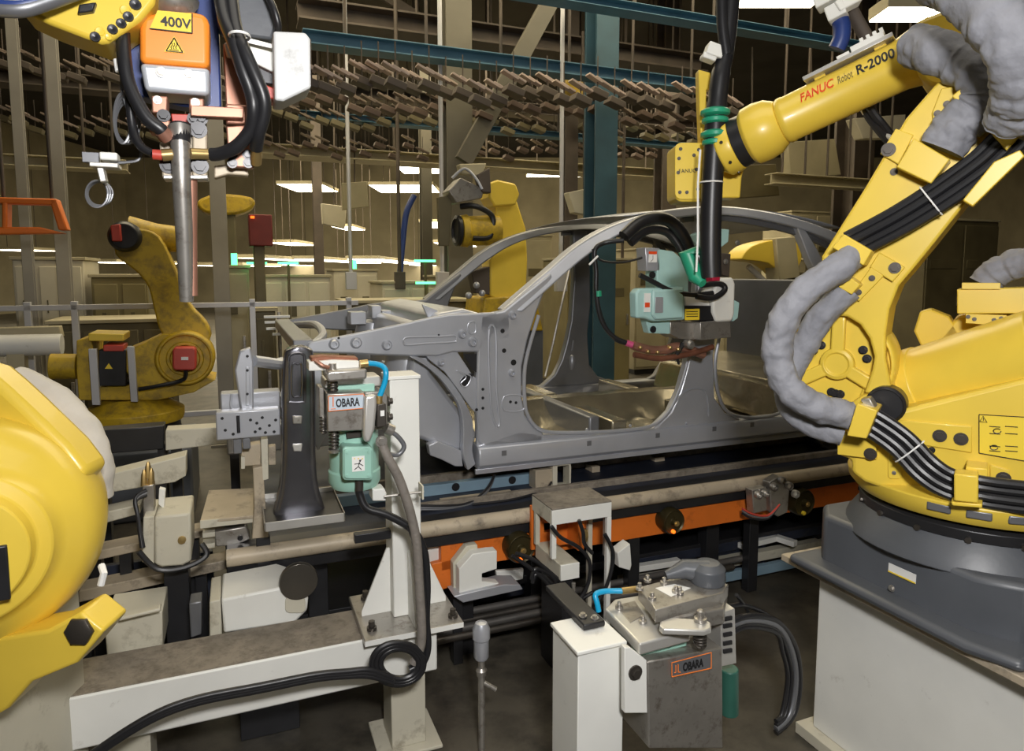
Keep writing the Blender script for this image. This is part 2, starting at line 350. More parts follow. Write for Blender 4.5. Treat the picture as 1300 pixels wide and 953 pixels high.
# grey jacketed hoses
def wr(path, r, amp=.07, n=5):
    p = sm(path, n); return p, [r*(1+amp*math.sin(i*.45)+amp*.6*math.sin(i*.83+1)) for i in range(len(p))]
def hose(pts, d, r, mat=jacket, par=rob, nm='jacketed_hose', fr=A, amp=.03, nn=20, n=16):
    p, rr = wr([fr.p(*q, d) if len(q) == 2 else fr.p(*q) for q in pts], r, amp, n); return build(wtube(p, rr, 44, .17, 30), nm, mat, par, 0, ang=80)
hose([(1084, 320, 2.26), (1066, 339, 2.2), (1019, 372, 2.14), (992, 414, 2.12), (987, 455, 2.12), (1000, 490, 2.12), (1030, 514, 2.14), (1078, 527, 2.2)], 0, .042)
hose([(1078, 367, 2.27), (1044, 400, 2.25), (1022, 437, 2.25), (1005, 470, 2.24), (1000, 505, 2.22), (1022, 534, 2.22), (1070, 551, 2.24)], 0, .038)
hose([(1163, 58, 2.36), (1190, 66, 2.3), (1222, 80, 2.28), (1247, 96, 2.25), (1252, 118, 2.26), (1238, 140, 2.27), (1215, 160, 2.27), (1195, 190, 2.27)], 0, .058)
hose([(1190, -30, 2.1), (1230, -8, 2.05), (1268, 30, 2.0), (1290, 66, 2.0), (1297, 105, 2.05), (1293, 130, 2.1), (1283, 150, 2.15)], 0, .062)
# black cable bundles
def bundle(pts, par, k=4, r=.011, gap=.021, fr=A, spread=(0, 0, 1), nm='cable', mt=black, ties=()):
    base_ = [fr.p(*q) for q in pts]; p0 = sm(base_, 6)
    for j in range(k):
        o_ = (j-(k-1)/2)*gap; P = []
        for i, q in enumerate(p0):
            t = (p0[min(i+1, len(p0)-1)]-p0[max(i-1, 0)]).normalized(); s_ = t.cross(fr.v).normalized(); P.append(q+s_*o_-fr.v*(.008*(j % 2)))
        build(M().tube(P, r, 10), nm, mt, par, 0)
    for i in ties:
        q = p0[i]; t = (p0[i+1]-p0[i-1]).normalized(); s_ = t.cross(fr.v).normalized(); R = k*gap/2+.004
        build(M().tube([q+s_*R*math.cos(a)-fr.v*(.022*math.sin(a)+.004) for a in [x*2*math.pi/16 for x in range(17)]], .0025, 6), 'cable_tie', labw, par, 0)
bundle([(1285, 172, 2.25), (1262, 196, 2.25), (1237, 217, 2.25), (1182, 255, 2.25), (1134, 284, 2.25), (1080, 312, 2.25)], rob, 4, .0125, .022, ties=(18,))
bundle([(1090, 530, 2.22), (1110, 538, 2.22), (1144, 562, 2.22), (1176, 595, 2.2), (1207, 614, 2.2), (1255, 625, 2.2), (1330, 634, 2.18)], rob, 4, .0125, .022, ties=(14,))
cl = plate([(1075, 553), (1088, 512), (1114, 521), (1100, 557)], 2.14, .11); 
plate([(1092, 507), (1104, 505), (1112, 518), (1100, 521)], 2.17, .05, mt=steel)
cl = plate([(1211, 601), (1242, 604), (1242, 639), (1211, 636)], 2.14, .06, bev=.004)
plate([(1226, 592), (1254, 595), (1254, 612), (1226, 606)], 2.2, .08); plate([(1207, 637), (1247, 640), (1247, 645), (1209, 642)], 2.14, .09)
bolts(rob, [A.p(1183, 571, 2.272)], n, .006, .01, blackm)
# casting parts behind the arm, right edge
m = M(); m.tr(A, [(1168, 395), (1180, 392), (1205, 402), (1220, 425), (1205, 450), (1175, 452), (1160, 420)], 2.62, .1); build(m, 'rear_lug', yel, rob, .006)
m = M(); m.tr(A, [(1216, 400), (1300, 392), (1340, 392), (1340, 470), (1180, 470), (1190, 430)], 2.62, .15); build(m, 'rear_casting', yel, rob, .01)
m = M(); m.tr(A, [(1215, 367), (1330, 364), (1330, 398), (1215, 398)], 2.5, .14); rb_ = build(m, 'hose_bracket', yel, rob, .003)
m = M(); m.tr(A, [(1221, 359), (1270, 359), (1270, 367), (1221, 367)], 2.49, .1); build(m, 'bracket_lip', yel, rb_, .001)
m = M(); m.tr(A, [(1226, 398), (1278, 400), (1278, 414), (1226, 410)], 2.5, .06); build(m, 'bracket_foot', yel, rb_, .001)
bolts(rb_, [A.p(x, y, 2.498) for x, y in ((1229, 402), (1237, 405), (1262, 406), (1271, 404))], n, .004, .004, boltm, 'screw')
hose([(1250, 362, 2.56), (1262, 348, 2.56), (1290, 336, 2.55), (1340, 328, 2.5)], 0, .045)
# J3 housing and fore arm
m = M(); m.tr(A, sm2([(1158, 35), (1185, 18), (1225, 8), (1285, 22), (1310, 70), (1300, 120), (1262, 120), (1225, 112), (1180, 108), (1160, 80)], 3, True), 2.47, .22); build(m, 'elbow_casting', yel, rob, .012, seg=3)
m = M(); m.lathe(A.p(1280, 82, 2.3), n, [(.1, -.2), (.1, -.01), (.088, 0), (.001, 0)], 40); build(m, 'elbow_disc', yel, rob, .004)
fa0 = A.p(1165, 73, 2.57); fa1 = A.p(1003, 150, 2.57); ax = (fa1-fa0).normalized(); Lf = (fa1-fa0).length
m = M(); m.lathe(fa0, ax, [(.1, -.06), (.09, 0), (.079, .05), (.0785, Lf*.5), (.0785, Lf), (.081, Lf+.005), (.081, Lf+.02), (.075, Lf+.03)], 56); fore = build(m, 'upper_arm', yel, rob, .002)
s_ = ax.cross(n).normalized(); xd = -ax; yd = n.cross(xd).normalized()
if yd.z < 0: yd = -yd
# flared wrist flange
wc = fa1+ax*.03
m = M(); m.lathe(wc, ax, [(.078, 0), (.098, .03), (.106, .07), (.104, .11), (.09, .125), (.05, .125)], 48); build(m, 'wrist_flange', yel, rob, .003)
m = M(); m.lathe(wc+ax*.12, ax, [(.09, 0), (.092, .045), (.08, .05)], 48); build(m, 'wrist_joint', blackm, rob, .002, label='glossy black joint between flange and wrist')
m = M(); m.lathe(wc+ax*.165, ax, [(.095, 0), (.1, .012), (.1, .05), (.075, .075), (.06, .1)], 48); wr_ = build(m, 'wrist_yoke', yel, rob, .003)
for k in range(8):
    a = k*math.pi/4; e = s_*math.cos(a)+ax.cross(s_)*math.sin(a); build(M().cyl(wc+ax*.19+e*.098, wc+ax*.19+e*.104, .006, n=8), 'wrist_screw', boltm, wr_, 0)
m = M(); m.tr(W, [(918, 190), (945, 186), (948, 205), (942, 225), (940, 251), (905, 251), (905, 200)], 2.66, .1); build(m, 'wrist_arm', yel, rob, .006)
m = M(); m.tr(W, rounded(W, 857, 181, 905, 256, 9), 2.63, .14); wb = build(m, 'wrist_motor_housing', yel, rob, .006, seg=3)
m = M(); m.tr(W, rounded(W, 857, 181, 893, 253, 8), 2.622, .012); build(m, 'motor_cover', yel, wb, .002)
bolts(wb, [W.p(x, y, 2.622) for x, y in ((862, 201), (861, 219), (863, 244), (872, 244), (881, 197), (884, 215), (886, 240), (864, 189), (887, 190))], (0, -1, 0), .0045, .005, boltm, 'screw')
txt('maker_plate', 'FANUC', W.p(861.5, 219.5, 2.6195), (1, 0, .04), (0, 0, 1), .02, ink, wb)
# lettering wrapped round the arm
to = fa1-ax*.06
P0 = A.p(1022, 131, 2.57); 
def arm_text(nm, s, frac_px, size, mt, shear=0, bold=0, px2=None):
    q = A.p(*frac_px, 2.57); along = (q-fa0).dot(ax); cen = fa0+ax*along; R = .0795; txt(nm, s, cen+n*(R+.0008), xd, yd, size, mt, rob, .0006, (R, .012), shear, bold, fit=(A.p(*px2, 2.57)-q).length*.97)
arm_text('red_lettering', 'FANUC', (1021, 131), .046, inkr, .25, .0008, (1065, 108))
arm_text('grey_lettering', 'Robot', (1067, 107), .042, inkg, .25, 0, (1087, 97))
arm_text('model_lettering', 'R-2000', (1090, 95), .05, ink, .1, .001, (1140, 71))
m = M(); e0 = fa0+ax*(Lf*.35)+V((0, 0, .095)); m.ob(e0+ax*.07, .14, .055, .007, ax, n); build(m, 'valve_plate', alu, rob, .002, label='pale aluminium valve plate')
m = M(); m.ob(e0+ax*.01+V((0, 0, .02)), .05, .03, .014, ax, n); m.ob(e0+ax*.085+V((0, 0, .017)), .02, .025, .01, ax, n)
for k in (-.04, -.02, 0, .02): m.ob(e0+ax*(.01+k)+V((0, 0, .04)), .006, .02, .01, ax, n)
build(m, 'valve_block', white, rob, .002)
m = M(); m.ob(e0+ax*.16-V((0, 0, .012)), .018, .02, .012, ax, n); m.ob(e0-ax*.03-V((0, 0, .012)), .018, .02, .012, ax, n); build(m, 'spacer', yel, rob, .002)
build(M().tube(sm([A.p(1100, 128, 2.68), A.p(1110, 145, 2.68), A.p(1122, 160, 2.68), A.p(1140, 182, 2.64), A.p(1160, 195, 2.45)], 5), .014, 10), 'cable', black, rob, 0)
build(M().tube(sm([A.p(1088, 125, 2.7), A.p(1097, 143, 2.7), A.p(1112, 160, 2.7), A.p(1128, 173, 2.66), A.p(1150, 190, 2.45)], 5), .008, 10), 'cable', labw, rob, 0)
build(M().tube(sm([A.p(1094, 128, 2.7), A.p(1104, 150, 2.7), A.p(1130, 182, 2.66)], 5), .014, 10), 'cable', blackm, rob, 0)
# hanging blue umbilical and its coupling above the arm
um = thing('umbilical_coupling', 'grey coupling block with blue umbilical hose above the valve plate on the yellow arm', 'hose coupling', A.p(1070, 60, 2.6))
build(M().tube(sm([A.p(1062, 62, 2.62), A.p(1068, 48, 2.62), A.p(1068, 30, 2.62), A.p(1060, 14, 2.62)], 5), .028, 16), 'blue_hose', blue, um, 0)
build(M().tube(sm([A.p(1105, 55, 2.66), A.p(1090, 30, 2.66), A.p(1070, -10, 2.66), A.p(1050, -60, 2.66)], 5), .022, 14), 'brown_hose', brownb, um, 0)
m = M(); m.ob(A.p(1062, 16, 2.6), .03, .03, .025, ax, n); m.ob(A.p(1075, 5, 2.6), .04, .02, .02, (1, 0, .5), n); m.ob(A.p(1050, -4, 2.6), .04, .035, .03, ax, n); build(m, 'coupling_block', white, um, .004)
# ---------------- pedestal for the robot
ped = thing('robot_pedestal', 'cream box pedestal with a worn top plate carrying the large yellow robot', 'pedestal', J1*1-V((0, 0, .65)))
pl = G(997, 705, .65); pu, pd = pl.dot(C.u), pl.dot(C.v)
m = M(); m.rb(C, pu, pu+1.5, pd-.86, pd+.02, .625, .649); build(m, 'top_plate', tan, ped, .003)
q = C.p(1065, 760, pd-.3); 
m = M(); m.rb(C, pu+.08, pu+1.4, pd-.82, pd-.08, .04, .622); bx_ = build(m, 'pedestal_body', white, ped, .004)
build(M().rb(C, pu+.30, pu+.305, pd-.823, pd-.82, .05, .6), 'seam', cream, ped, 0)
m = M(); m.rb(C, pu+.04, pu+1.45, pd-.84, pd-.04, 0, .04); build(m, 'foot_flange', cream, ped, .002)
ws = base
m = M(); m.tr(C, [(0, 0)], 1, 1) if 0 else None
bu = cu-.333; 
q = C.w(bu-.0005, cd-.02, .76); m.ob(q, .045, .014, .0008, C.v, (0, 0, 1)); lb = build(m, 'data_label', labw, base, 0, label='small white data label')
build(M().ob(q-C.u*.0012-V((0, 0, .0115)), .045, .002, .0004, C.v, (0, 0, 1)), 'label_stripe', laby, base, 0)
m = M(); m.hexb(q-V((0, 0, .06))+C.v*.03, -C.u, .007, .008); build(m, 'grease_plug', steel, base, 0)
for x in (.15, .23): 
    build(M().cyl(C.w(cu+x-.15, cd-.331, .72), C.w(cu+x-.15, cd-.365, .72), .014), 'plug_socket', blackm, base, .001); build(M().cyl(C.w(cu+x-.15, cd-.364, .72), C.w(cu+x-.15, cd-.37, .72), .009), 'plug_cap', laby, base, .001)
# ---------------- the grey car body shell
def K(px, py, d): return C.p(px, py, d)
D0 = 2.9
car = thing('car_body', 'bare grey sheet-metal car body shell with open doorways on the conveyor', 'car body', K(800, 600, D0+.7)*1)
car.location.z = .62
def cp(px, d, t, nm, mt=galv, bev=.006, par=None, seg=2): return build(M().tr(C, px, d, t), nm, mt, par or car, bev, seg=seg)
def side(off, mt, near):
    s = off
    R = lambda pts: [C.p(x, y, D0)+C.v*s for x, y in pts]
    def ex(pts, t, nm, bev=.006, m=None, a=0):
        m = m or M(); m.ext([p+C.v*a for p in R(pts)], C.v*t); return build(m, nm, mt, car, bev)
    # apron / upper rail
    ex([(389, 438), (394, 434), (431, 427), (462, 421), (496, 414), (520, 409), (545, 403), (570, 399), (615, 397), (648, 396), (648, 430), (615, 434), (610, 447), (575, 447), (556, 452), (519, 452), (480, 451), (445, 449), (394, 448)], .03, 'apron_panel', .008)
    # hinge pillar and lower a pillar, with the corner that sweeps up
    ex([(610, 400), (640, 394), (662, 376), (700, 346), (702, 352), (691, 372), (681, 398), (670, 432), (663, 465), (663, 505), (667, 527), (678, 541), (690, 549), (690, 566), (620, 572), (607, 560), (605, 500), (606, 450)], .05, 'hinge_pillar', .01)
    # cowl side with the triangular gusset
    m = M()
    m.ext([p+C.v*.012 for p in R([(572, 446), (580, 444), (602, 478), (612, 484), (612, 530), (600, 520), (583, 496), (566, 473), (545, 456), (540, 449)])], C.v*.02)
    m.ext([p+C.v*.012 for p in R([(608, 444), (616, 444), (616, 566), (606, 566)])], C.v*.02)
    build(m, 'cowl_side_gusset', mt, car, .004)
    # wheel arch flange
    a_ = sm2([(519, 452), (540, 464), (558, 480), (572, 498), (581, 512), (586, 530), (587, 552), (587, 575), (593, 596)], 3)
    b_ = sm2([(530, 452), (551, 464), (570, 480), (584, 499), (594, 516), (601, 534), (602, 552), (601, 574), (605, 590)], 3)
    m = M(); q = [C.p(x, y, D0)+C.v*(s-.015) for x, y in a_]; r_ = [C.p(x, y, D0)+C.v*(s+.01) for x, y in b_]
    nn = len(q); T = C.v*.05; P = q+r_+[p+T for p in q]+[p+T for p in r_]; f = []
    for i in range(nn-1): f += [(i, i+1, nn+i+1, nn+i), (2*nn+i, 3*nn+i, 3*nn+i+1, 2*nn+i+1), (i, 2*nn+i, 2*nn+i+1, i+1), (nn+i, nn+i+1, 3*nn+i+1, 3*nn+i)]
    f += [(0, nn, 3*nn, 2*nn), (nn-1, 3*nn-1, 4*nn-1, 2*nn-1)]; m.add(P, f); build(m, 'wheel_arch_flange', mt, car, .004)
    # a pillar and roof rail
    up = sm2([(640, 394), (665, 372), (700, 342), (735, 312), (775, 288), (820, 272), (870, 263), (925, 261), (980, 268), (1030, 281), (1080, 300)], 4)
    lo = sm2([(662, 396), (685, 376), (714, 350), (744, 325), (782, 300), (824, 284), (872, 275), (925, 273), (978, 281), (1026, 294), (1072, 314)], 4)
    m = M(); m.ext
    nn = len(up); P = [C.p(x, y, D0)+C.v*(s+.02) for x, y in up]+[C.p(x, y, D0)+C.v*(s-.012) for x, y in lo]; P += [p+C.v*.09 for p in P[:nn]]+[p+C.v*.07 for p in P[nn:]]
    f = []
    for i in range(nn-1): f += [(i, i+1, nn+i+1, nn+i), (2*nn+i, 3*nn+i, 3*nn+i+1, 2*nn+i+1), (i, 2*nn+i, 2*nn+i+1, i+1), (nn+i, nn+i+1, 3*nn+i+1, 3*nn+i)]
    f += [(0, nn, 3*nn, 2*nn), (nn-1, 3*nn-1, 4*nn-1, 2*nn-1)]; m.add(P, f); build(m, 'roof_rail', mt, car, .01, seg=3)
    # inner rail seen below the outer one above the rear doorway
    m = M(); up2 = lo[24:]; lo2 = [(x, y+7) for x, y in up2]
    nn = len(up2); P = [C.p(x, y, D0)+C.v*(s+.03) for x, y in up2]+[C.p(x, y, D0)+C.v*(s+.03) for x, y in lo2]; P += [p+C.v*.03 for p in P]; f = []
    for i in range(nn-1): f += [(i, i+1, nn+i+1, nn+i), (2*nn+i, 3*nn+i, 3*nn+i+1, 2*nn+i+1), (i, 2*nn+i, 2*nn+i+1, i+1), (nn+i, nn+i+1, 3*nn+i+1, 3*nn+i)]
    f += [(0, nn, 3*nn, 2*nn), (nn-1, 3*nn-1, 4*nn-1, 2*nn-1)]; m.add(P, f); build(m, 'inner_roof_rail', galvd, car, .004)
    # b pillar, wide at its foot
    ex([(886, 272), (908, 272), (912, 330), (912, 400), (906, 452), (908, 505), (921, 524), (940, 531), (940, 545), (820, 552), (835, 540), (852, 523), (864, 497), (872, 468), (880, 430), (886, 360)], .06, 'b_pillar', .01)
    # rear pillar
    ex([(1012, 288), (1022, 290), (1040, 320), (1052, 350), (1040, 354), (1030, 334)], .05, 'rear_pillar', .006)
    ex([(1040, 340), (1075, 318), (1095, 330), (1085, 500), (1062, 540), (985, 536), (1010, 520), (1030, 485), (1045, 430), (1048, 380)], .05, 'rear_quarter', .01)
    # sill: stepped rocker
    ex([(660, 548), (690, 552), (760, 551), (860, 545), (960, 536), (1085, 524), (1085, 532), (900, 550), (700, 568), (606, 577), (606, 566)], .07, 'sill_flange', .004)
    m = M()
    uL = C.uz(606, 585, D0)[0]; uR = C.uz(1120, 540, D0)[0]; z1 = C.uz(640, 563, D0)[1]; z0 = C.uz(640, 592, D0)[1]
    prof = [(0, z0), (-.012, z0+.012), (-.03, z0+.02), (-.03, z1-.03), (-.018, z1-.006), (.0, z1), (.07, z1), (.07, z0)]
    m.ext([C.w(uL, D0+s+dd, zz) for dd, zz in prof], C.u*(uR-uL)); build(m, 'sill', mt, car, .006, seg=3)
    m = M(); m.rb(C, uL-.01, uR, D0+s-.006, D0+s+.01, z0-.022, z0+.002); build(m, 'sill_seam_flange', mt, car, .002)
    return uL, uR, z0, z1
uL, uR, zs0, zs1 = side(0, galv, True)
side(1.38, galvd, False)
# holes, cups and beads on the near side
for x, y, r in ((424, 437, 4.2), (452, 435, 4.6), (491, 438, 4.2), (587, 424, 4), (600, 434, 4.5), (651, 400, 4), (650, 473, 3.5), (560, 460, 3)):
    q = K(x, y, D0); s_ = r*.0034
    build(M().lathe(q+C.v*.002, -C.v, [(s_*1.7, 0), (s_*1.3, .008), (s_*1.1, .02), (s_*.7, .02), (s_*.6, .008), (.0005, .008)], 18), 'stud_cup', galv, car, 0)
for x, y, r in ((430, 429, 1.5), (557, 425, 1.3), (600, 475, 1.5), (605, 520, 2), (613, 494, 2), (613, 505, 2), (613, 518, 2), (652, 460, 4), (638, 420, 3), (640, 445, 3), (648, 510, 2), (655, 511, 2)):
    build(M().lathe(K(x, y, D0)+C.v*.0005, -C.v, [(r*.0036, 0), (r*.0034, .0015), (.0004, .0015)], 14), 'panel_hole', blackm, car, 0)
def loop(pts, d, r, nm, mt=galv, close=True, n=3):
    p = sm([K(x, y, d) for x, y in pts], n, close); 
    if close: p = p+[p[0]]
    return build(M().tube(p, r, 8), nm, mt, car, 0)
loop([(513, 430), (520, 428), (560, 427), (577, 426), (579, 431), (575, 434), (540, 436), (516, 438), (512, 434)], D0, .0045, 'pressed_bead')
loop([(595, 410), (602, 408), (604, 414), (603, 422), (597, 423), (594, 417)], D0, .004, 'pressed_bead')
loop([(621, 418), (628, 416), (630, 440), (630, 490), (634, 535), (630, 540), (624, 520), (621, 470)], D0, .006, 'pressed_bead')
loop([(640, 503), (664, 503), (664, 520), (640, 521)], D0, .003, 'pressed_bead')
loop([(580, 470), (590, 474), (598, 478), (594, 488), (589, 491), (585, 486), (592, 478)], D0+.01, .004, 'pressed_bead')
build(M().tr(C, [(588, 449), (607, 449), (608, 474), (600, 470), (592, 456)], D0+.008, .004), 'gusset_opening', blackm, car, 0)
build(M().tr(C, sm2([(584, 485), (590, 477), (598, 474), (600, 478), (594, 487), (587, 491)], 3, True), D0+.008, .004), 'gusset_opening', blackm, car, 0)
# doorway flange lips (bright returns)
loop([(684, 400), (672, 440), (666, 470), (666, 505), (670, 527), (684, 544), (710, 549), (780, 547), (825, 541), (848, 523), (862, 495), (872, 462), (880, 420), (884, 360)], D0-.004, .009, 'door_opening_lip', galv, False, 5)
loop([(914, 360), (914, 420), (908, 460), (912, 500), (926, 524), (958, 530), (990, 524), (1018, 505), (1036, 470), (1044, 410)], D0-.004, .009, 'door_opening_lip', galv, False, 5)
loop([(845, 530), (868, 498), (895, 496), (900, 528)], D0-.002, .005, 'pressed_bead', galv, False, 4)
for x, y in ((745, 545), (800, 540), (872, 537), (690, 560), (730, 557), (835, 548), (905, 540), (955, 537)):
    build(M().lathe(K(x, y, D0)-C.v*.0, -C.v, [(.008, 0), (.006, .006), (.0005, .006)], 10), 'weld_stud', galv, car, 0)
for x in (640, 748, 835, 907, 955):
    q = C.p(x, 575-(x-640)*.115, D0-.031); build(M().ob(q, .012, .012, .0008, C.u, (0, 0, 1)), 'sill_patch', galvd, car, 0)
# floor pan, tunnel, seat cross members
z_f = zs1-.06
m = M(); P = []; NU = 44; NV = 16
for i in range(NU+1):
    for j in range(NV+1):
        u = uL+.05+(uR-uL-.05)*i/NU; dd = .07+1.3*j/NV; x = abs(dd-.70)
        z = z_f+(.13*math.exp(-(x/.15)**4))+.012*math.sin(i*1.4)*(1 if x > .2 else .2); P.append(C.w(u, D0+dd, z))
m.add(P, [(i*(NV+1)+j, (i+1)*(NV+1)+j, (i+1)*(NV+1)+j+1, i*(NV+1)+j+1) for i in range(NU) for j in range(NV)])
fl = build(m, 'floor_pan', galvw, car, 0); so = fl.modifiers.new('s', 'SOLIDIFY'); so.thickness = .004
for u in (.75, 1.35):
    for a_ in ((.08, .5), (.9, 1.3)): build(M().rb(C, uL+u, uL+u+.09, D0+a_[0], D0+a_[1], z_f, z_f+.1), 'seat_cross_member', galvw, car, .01)
m = M(); m.rb(C, uL+.62, uL+.68, D0+.08, D0+1.3, z_f, z_f+.13); build(m, 'floor_brace', galvd, car, .01)
# rear seat pan and wheelhouse
m = M(); m.ext([C.w(uR-.75, D0+.08, z_f), C.w(uR-.68, D0+.08, z_f+.22), C.w(uR-.1, D0+.08, z_f+.26), C.w(uR-.0, D0+.08, z_f)], C.v*1.25); build(m, 'rear_seat_pan', galvw, car, .03, seg=3)
m = M(); m.lathe(C.w(uR-.18, D0+.06, z_f+.12), C.v, [(.36, 0), (.36, .12), (.3, .2), (.1, .22)], 32); build(m, 'rear_wheelhouse', galvw, car, .01)
m = M(); m.rb(C, uR-.1, uR-.06, D0+.1, D0+1.3, z_f+.2, z_f+.8); build(m, 'rear_seat_bulkhead', galvd, car, .01)
# toe board with ribs seen through the wheel arch
uh = C.uz(607, 500, D0)[0]
m = M(); m.ext([C.w(uh-.02, D0+.06, z_f), C.w(uh-.3, D0+.06, z_f+.12), C.w(uh-.3, D0+.06, z_f+.42), C.w(uh-.26, D0+.06, z_f+.62), C.w(uh-.2, D0+.06, z_f+.62), C.w(uh-.2, D0+.06, z_f+.4), C.w(uh+.02, D0+.06, z_f+.1)], C.v*1.28)
tb = build(m, 'dash_panel', galv, car, .02)
for k in range(6):
    z = z_f+.05+k*.07; uo = uh-.33+max(0, (.1-k*.07))*1.6
    m = M(); m.tube([C.w(uo, D0+.08, z), C.w(uo, D0+.5, z)], .012, 8); build(m, 'dash_rib', galv, tb, 0)
m = M(); m.tr(C, [(544, 565), (556, 560), (586, 572), (588, 592), (578, 592), (560, 583), (546, 578)], D0+.02, .05); build(m, 'arch_lower_bracket', galv, car, .004)
build(M().tr(C, [(537, 556), (545, 498), (558, 495), (585, 540), (586, 590), (560, 575)], D0+.2, .01), 'arch_liner', galvd, car, .01)
for k in range(5):
    build(M().tube([K(543+k*4, 512+k*11, D0+.19), K(584, 532+k*11, D0+.19)], .008, 8), 'liner_rib', galv, car, 0)
# cowl and windscreen foot
zc_ = C.uz(600, 398, D0)[1]; ua = C.uz(560, 400, D0)[0]
m = M(); m.ext([C.w(ua-.03, D0+.05, zc_-.1), C.w(ua, D0+.05, zc_+.0), C.w(ua+.12, D0+.05, zc_+.02), C.w(ua+.3, D0+.05, zc_-.03), C.w(ua+.3, D0+.05, zc_-.08), C.w(ua+.1, D0+.05, zc_-.16)], C.v*1.3); build(m, 'cowl', galv, car, .02, seg=3)
for px in (545,): build(M().tr(C, [(536, 386), (556, 394), (557, 402), (543, 403)], D0+.15, .02), 'cowl_bracket', galv, car, .003)
# roof panel and bows
zr = C.uz(925, 261, D0)[1]; u1 = C.uz(800, 275, D0)[0]; u2 = C.uz(1075, 300, D0)[0]; P = []; NU, NV = 16, 10
for i in range(NU+1):
    for j in range(NV+1):
        a = i/NU; P.append(C.w(u1+.03+(u2-u1)*a, D0+.06+1.3*j/NV, zr-.035*(2*a-.9)**2*2+.02*math.sin(math.pi*j/NV)-.005))
m = M().add(P, [(i*(NV+1)+j, (i+1)*(NV+1)+j, (i+1)*(NV+1)+j+1, i*(NV+1)+j+1) for i in range(NU) for j in range(NV)])
o = build(m, 'roof_panel', galv, car, 0); so = o.modifiers.new('s', 'SOLIDIFY'); so.thickness = .003
# front members, shock towers, radiator support
zt = C.uz(470, 420, D0)[1]; u0 = C.uz(389, 440, D0)[0]; uq = C.uz(500, 440, D0)[0]
for s in (.25, 1.0):
    m = M(); m.rb(C, u0-.32, uh-.2, D0+s, D0+s+.11, .86, .98); build(m, 'front_side_member', galv, car, .008)
    m = M(); m.lathe(C.w(uq+.12, D0+s-.02+(.0 if s < .5 else .14), zt-.28), (0, 0, 1), [(.12, 0), (.11, .16), (.09, .24), (.04, .25)], 28); build(m, 'strut_tower', galv, car, .004)
m = M(); m.rb(C, u0-.05, u0+.03, D0+.02, D0+1.36, zt-.08, zt-.03); build(m, 'radiator_support', galvd, car, .005)
m = M(); m.tube(sm([K(395, 440, D0+.05), K(410, 425, D0+.5), K(400, 412, D0+.9), K(375, 412, D0+1.3)], 5), .02, 10); build(m, 'front_hoop', galv, car, 0)
for px, py, w_ in ((455, 404, 10), (497, 402, 12), (478, 396, 6), (520, 398, 8)):
    build(M().fb(C, px-w_, py-8, px+w_, py+8, D0+1.0, .12), 'far_apron_bracket', galv, car, .004)
# bumper carrier on the nose
m = M(); m.fb(C, 274, 521, 356, 556, D0-.32, .06); 
bc = build(m, 'crush_box', galv, car, .005)
for x, y in ((282, 531), (286, 546), (318, 533), (326, 537), (333, 530), (342, 540), (330, 544), (337, 549), (350, 533), (324, 548), (348, 548), (296, 551)):
    build(M().lathe(C.p(x, y, D0-.32)+C.v*.001, -C.v, [(.006, 0), (.005, .002), (.0004, .002)], 10), 'panel_hole', blackm, bc, 0)
build(M().tube([C.p(302, 527, D0-.322), C.p(303, 549, D0-.322)], .006, 8), 'slot', blackm, bc, 0)
m = M(); m.fb(C, 280, 498, 356, 521, D0-.22, .08); build(m, 'nose_bracket', galv, car, .005)
for x in (300, 320): build(M().tube(sm([C.p(x-6, 500, D0-.225), C.p(x-7, 516, D0-.225), C.p(x, 520, D0-.225), C.p(x+7, 516, D0-.225)], 3), .004, 6), 'nose_clip', galv, car, 0)
m = M(); m.tr(C, [(304, 446), (318, 441), (322, 460), (322, 520), (306, 522), (298, 470)], D0-.26, .05); nb = build(m, 'nose_upright', galv, car, .006)
build(M().tr(C, [(312, 466), (317, 466), (318, 515), (312, 515)], D0-.264, .006), 'raised_channel', galv, nb, .002)
for y in (452, 470, 500): build(M().lathe(C.p(314, y, D0-.265), -C.v, [(.005, 0), (.004, .002), (.0004, .002)], 10), 'panel_hole', blackm, nb, 0)
m = M(); m.tube([C.p(322, 458, D0-.22), C.p(352, 462, D0-.15), C.p(392, 450, D0+.02)], .022, 10); build(m, 'nose_link', galv, car, 0)
m = M(); m.fb(C, 296, 556, 307, 576, D0-.3, .04); m.fb(C, 308, 556, 318, 570, D0-.3, .04); build(m, 'tow_bracket', galvd, car, .003)
m = M(); m.tr(C, [(398, 470), (408, 468), (412, 500), (414, 552), (404, 572), (398, 560)], D0-.2, .03); build(m, 'lamp_bracket', galv, car, .004)
# steering column rod seen through the doorway
build(M().tube(sm([K(726, 330, D0+.4), K(712, 390, D0+.3), K(700, 445, D0+.25), K(692, 478, D0+.2)], 4), .006, 8), 'brake_pipe', steel, car, 0)
m = M(); m.ball(K(726, 460, D0+.3), .02, 12, (1, 1, 2.1)); m.tube([K(726, 445, D0+.3), K(728, 432, D0+.3)], .005, 6); build(m, 'plumb_plug', galvd, car, 0)
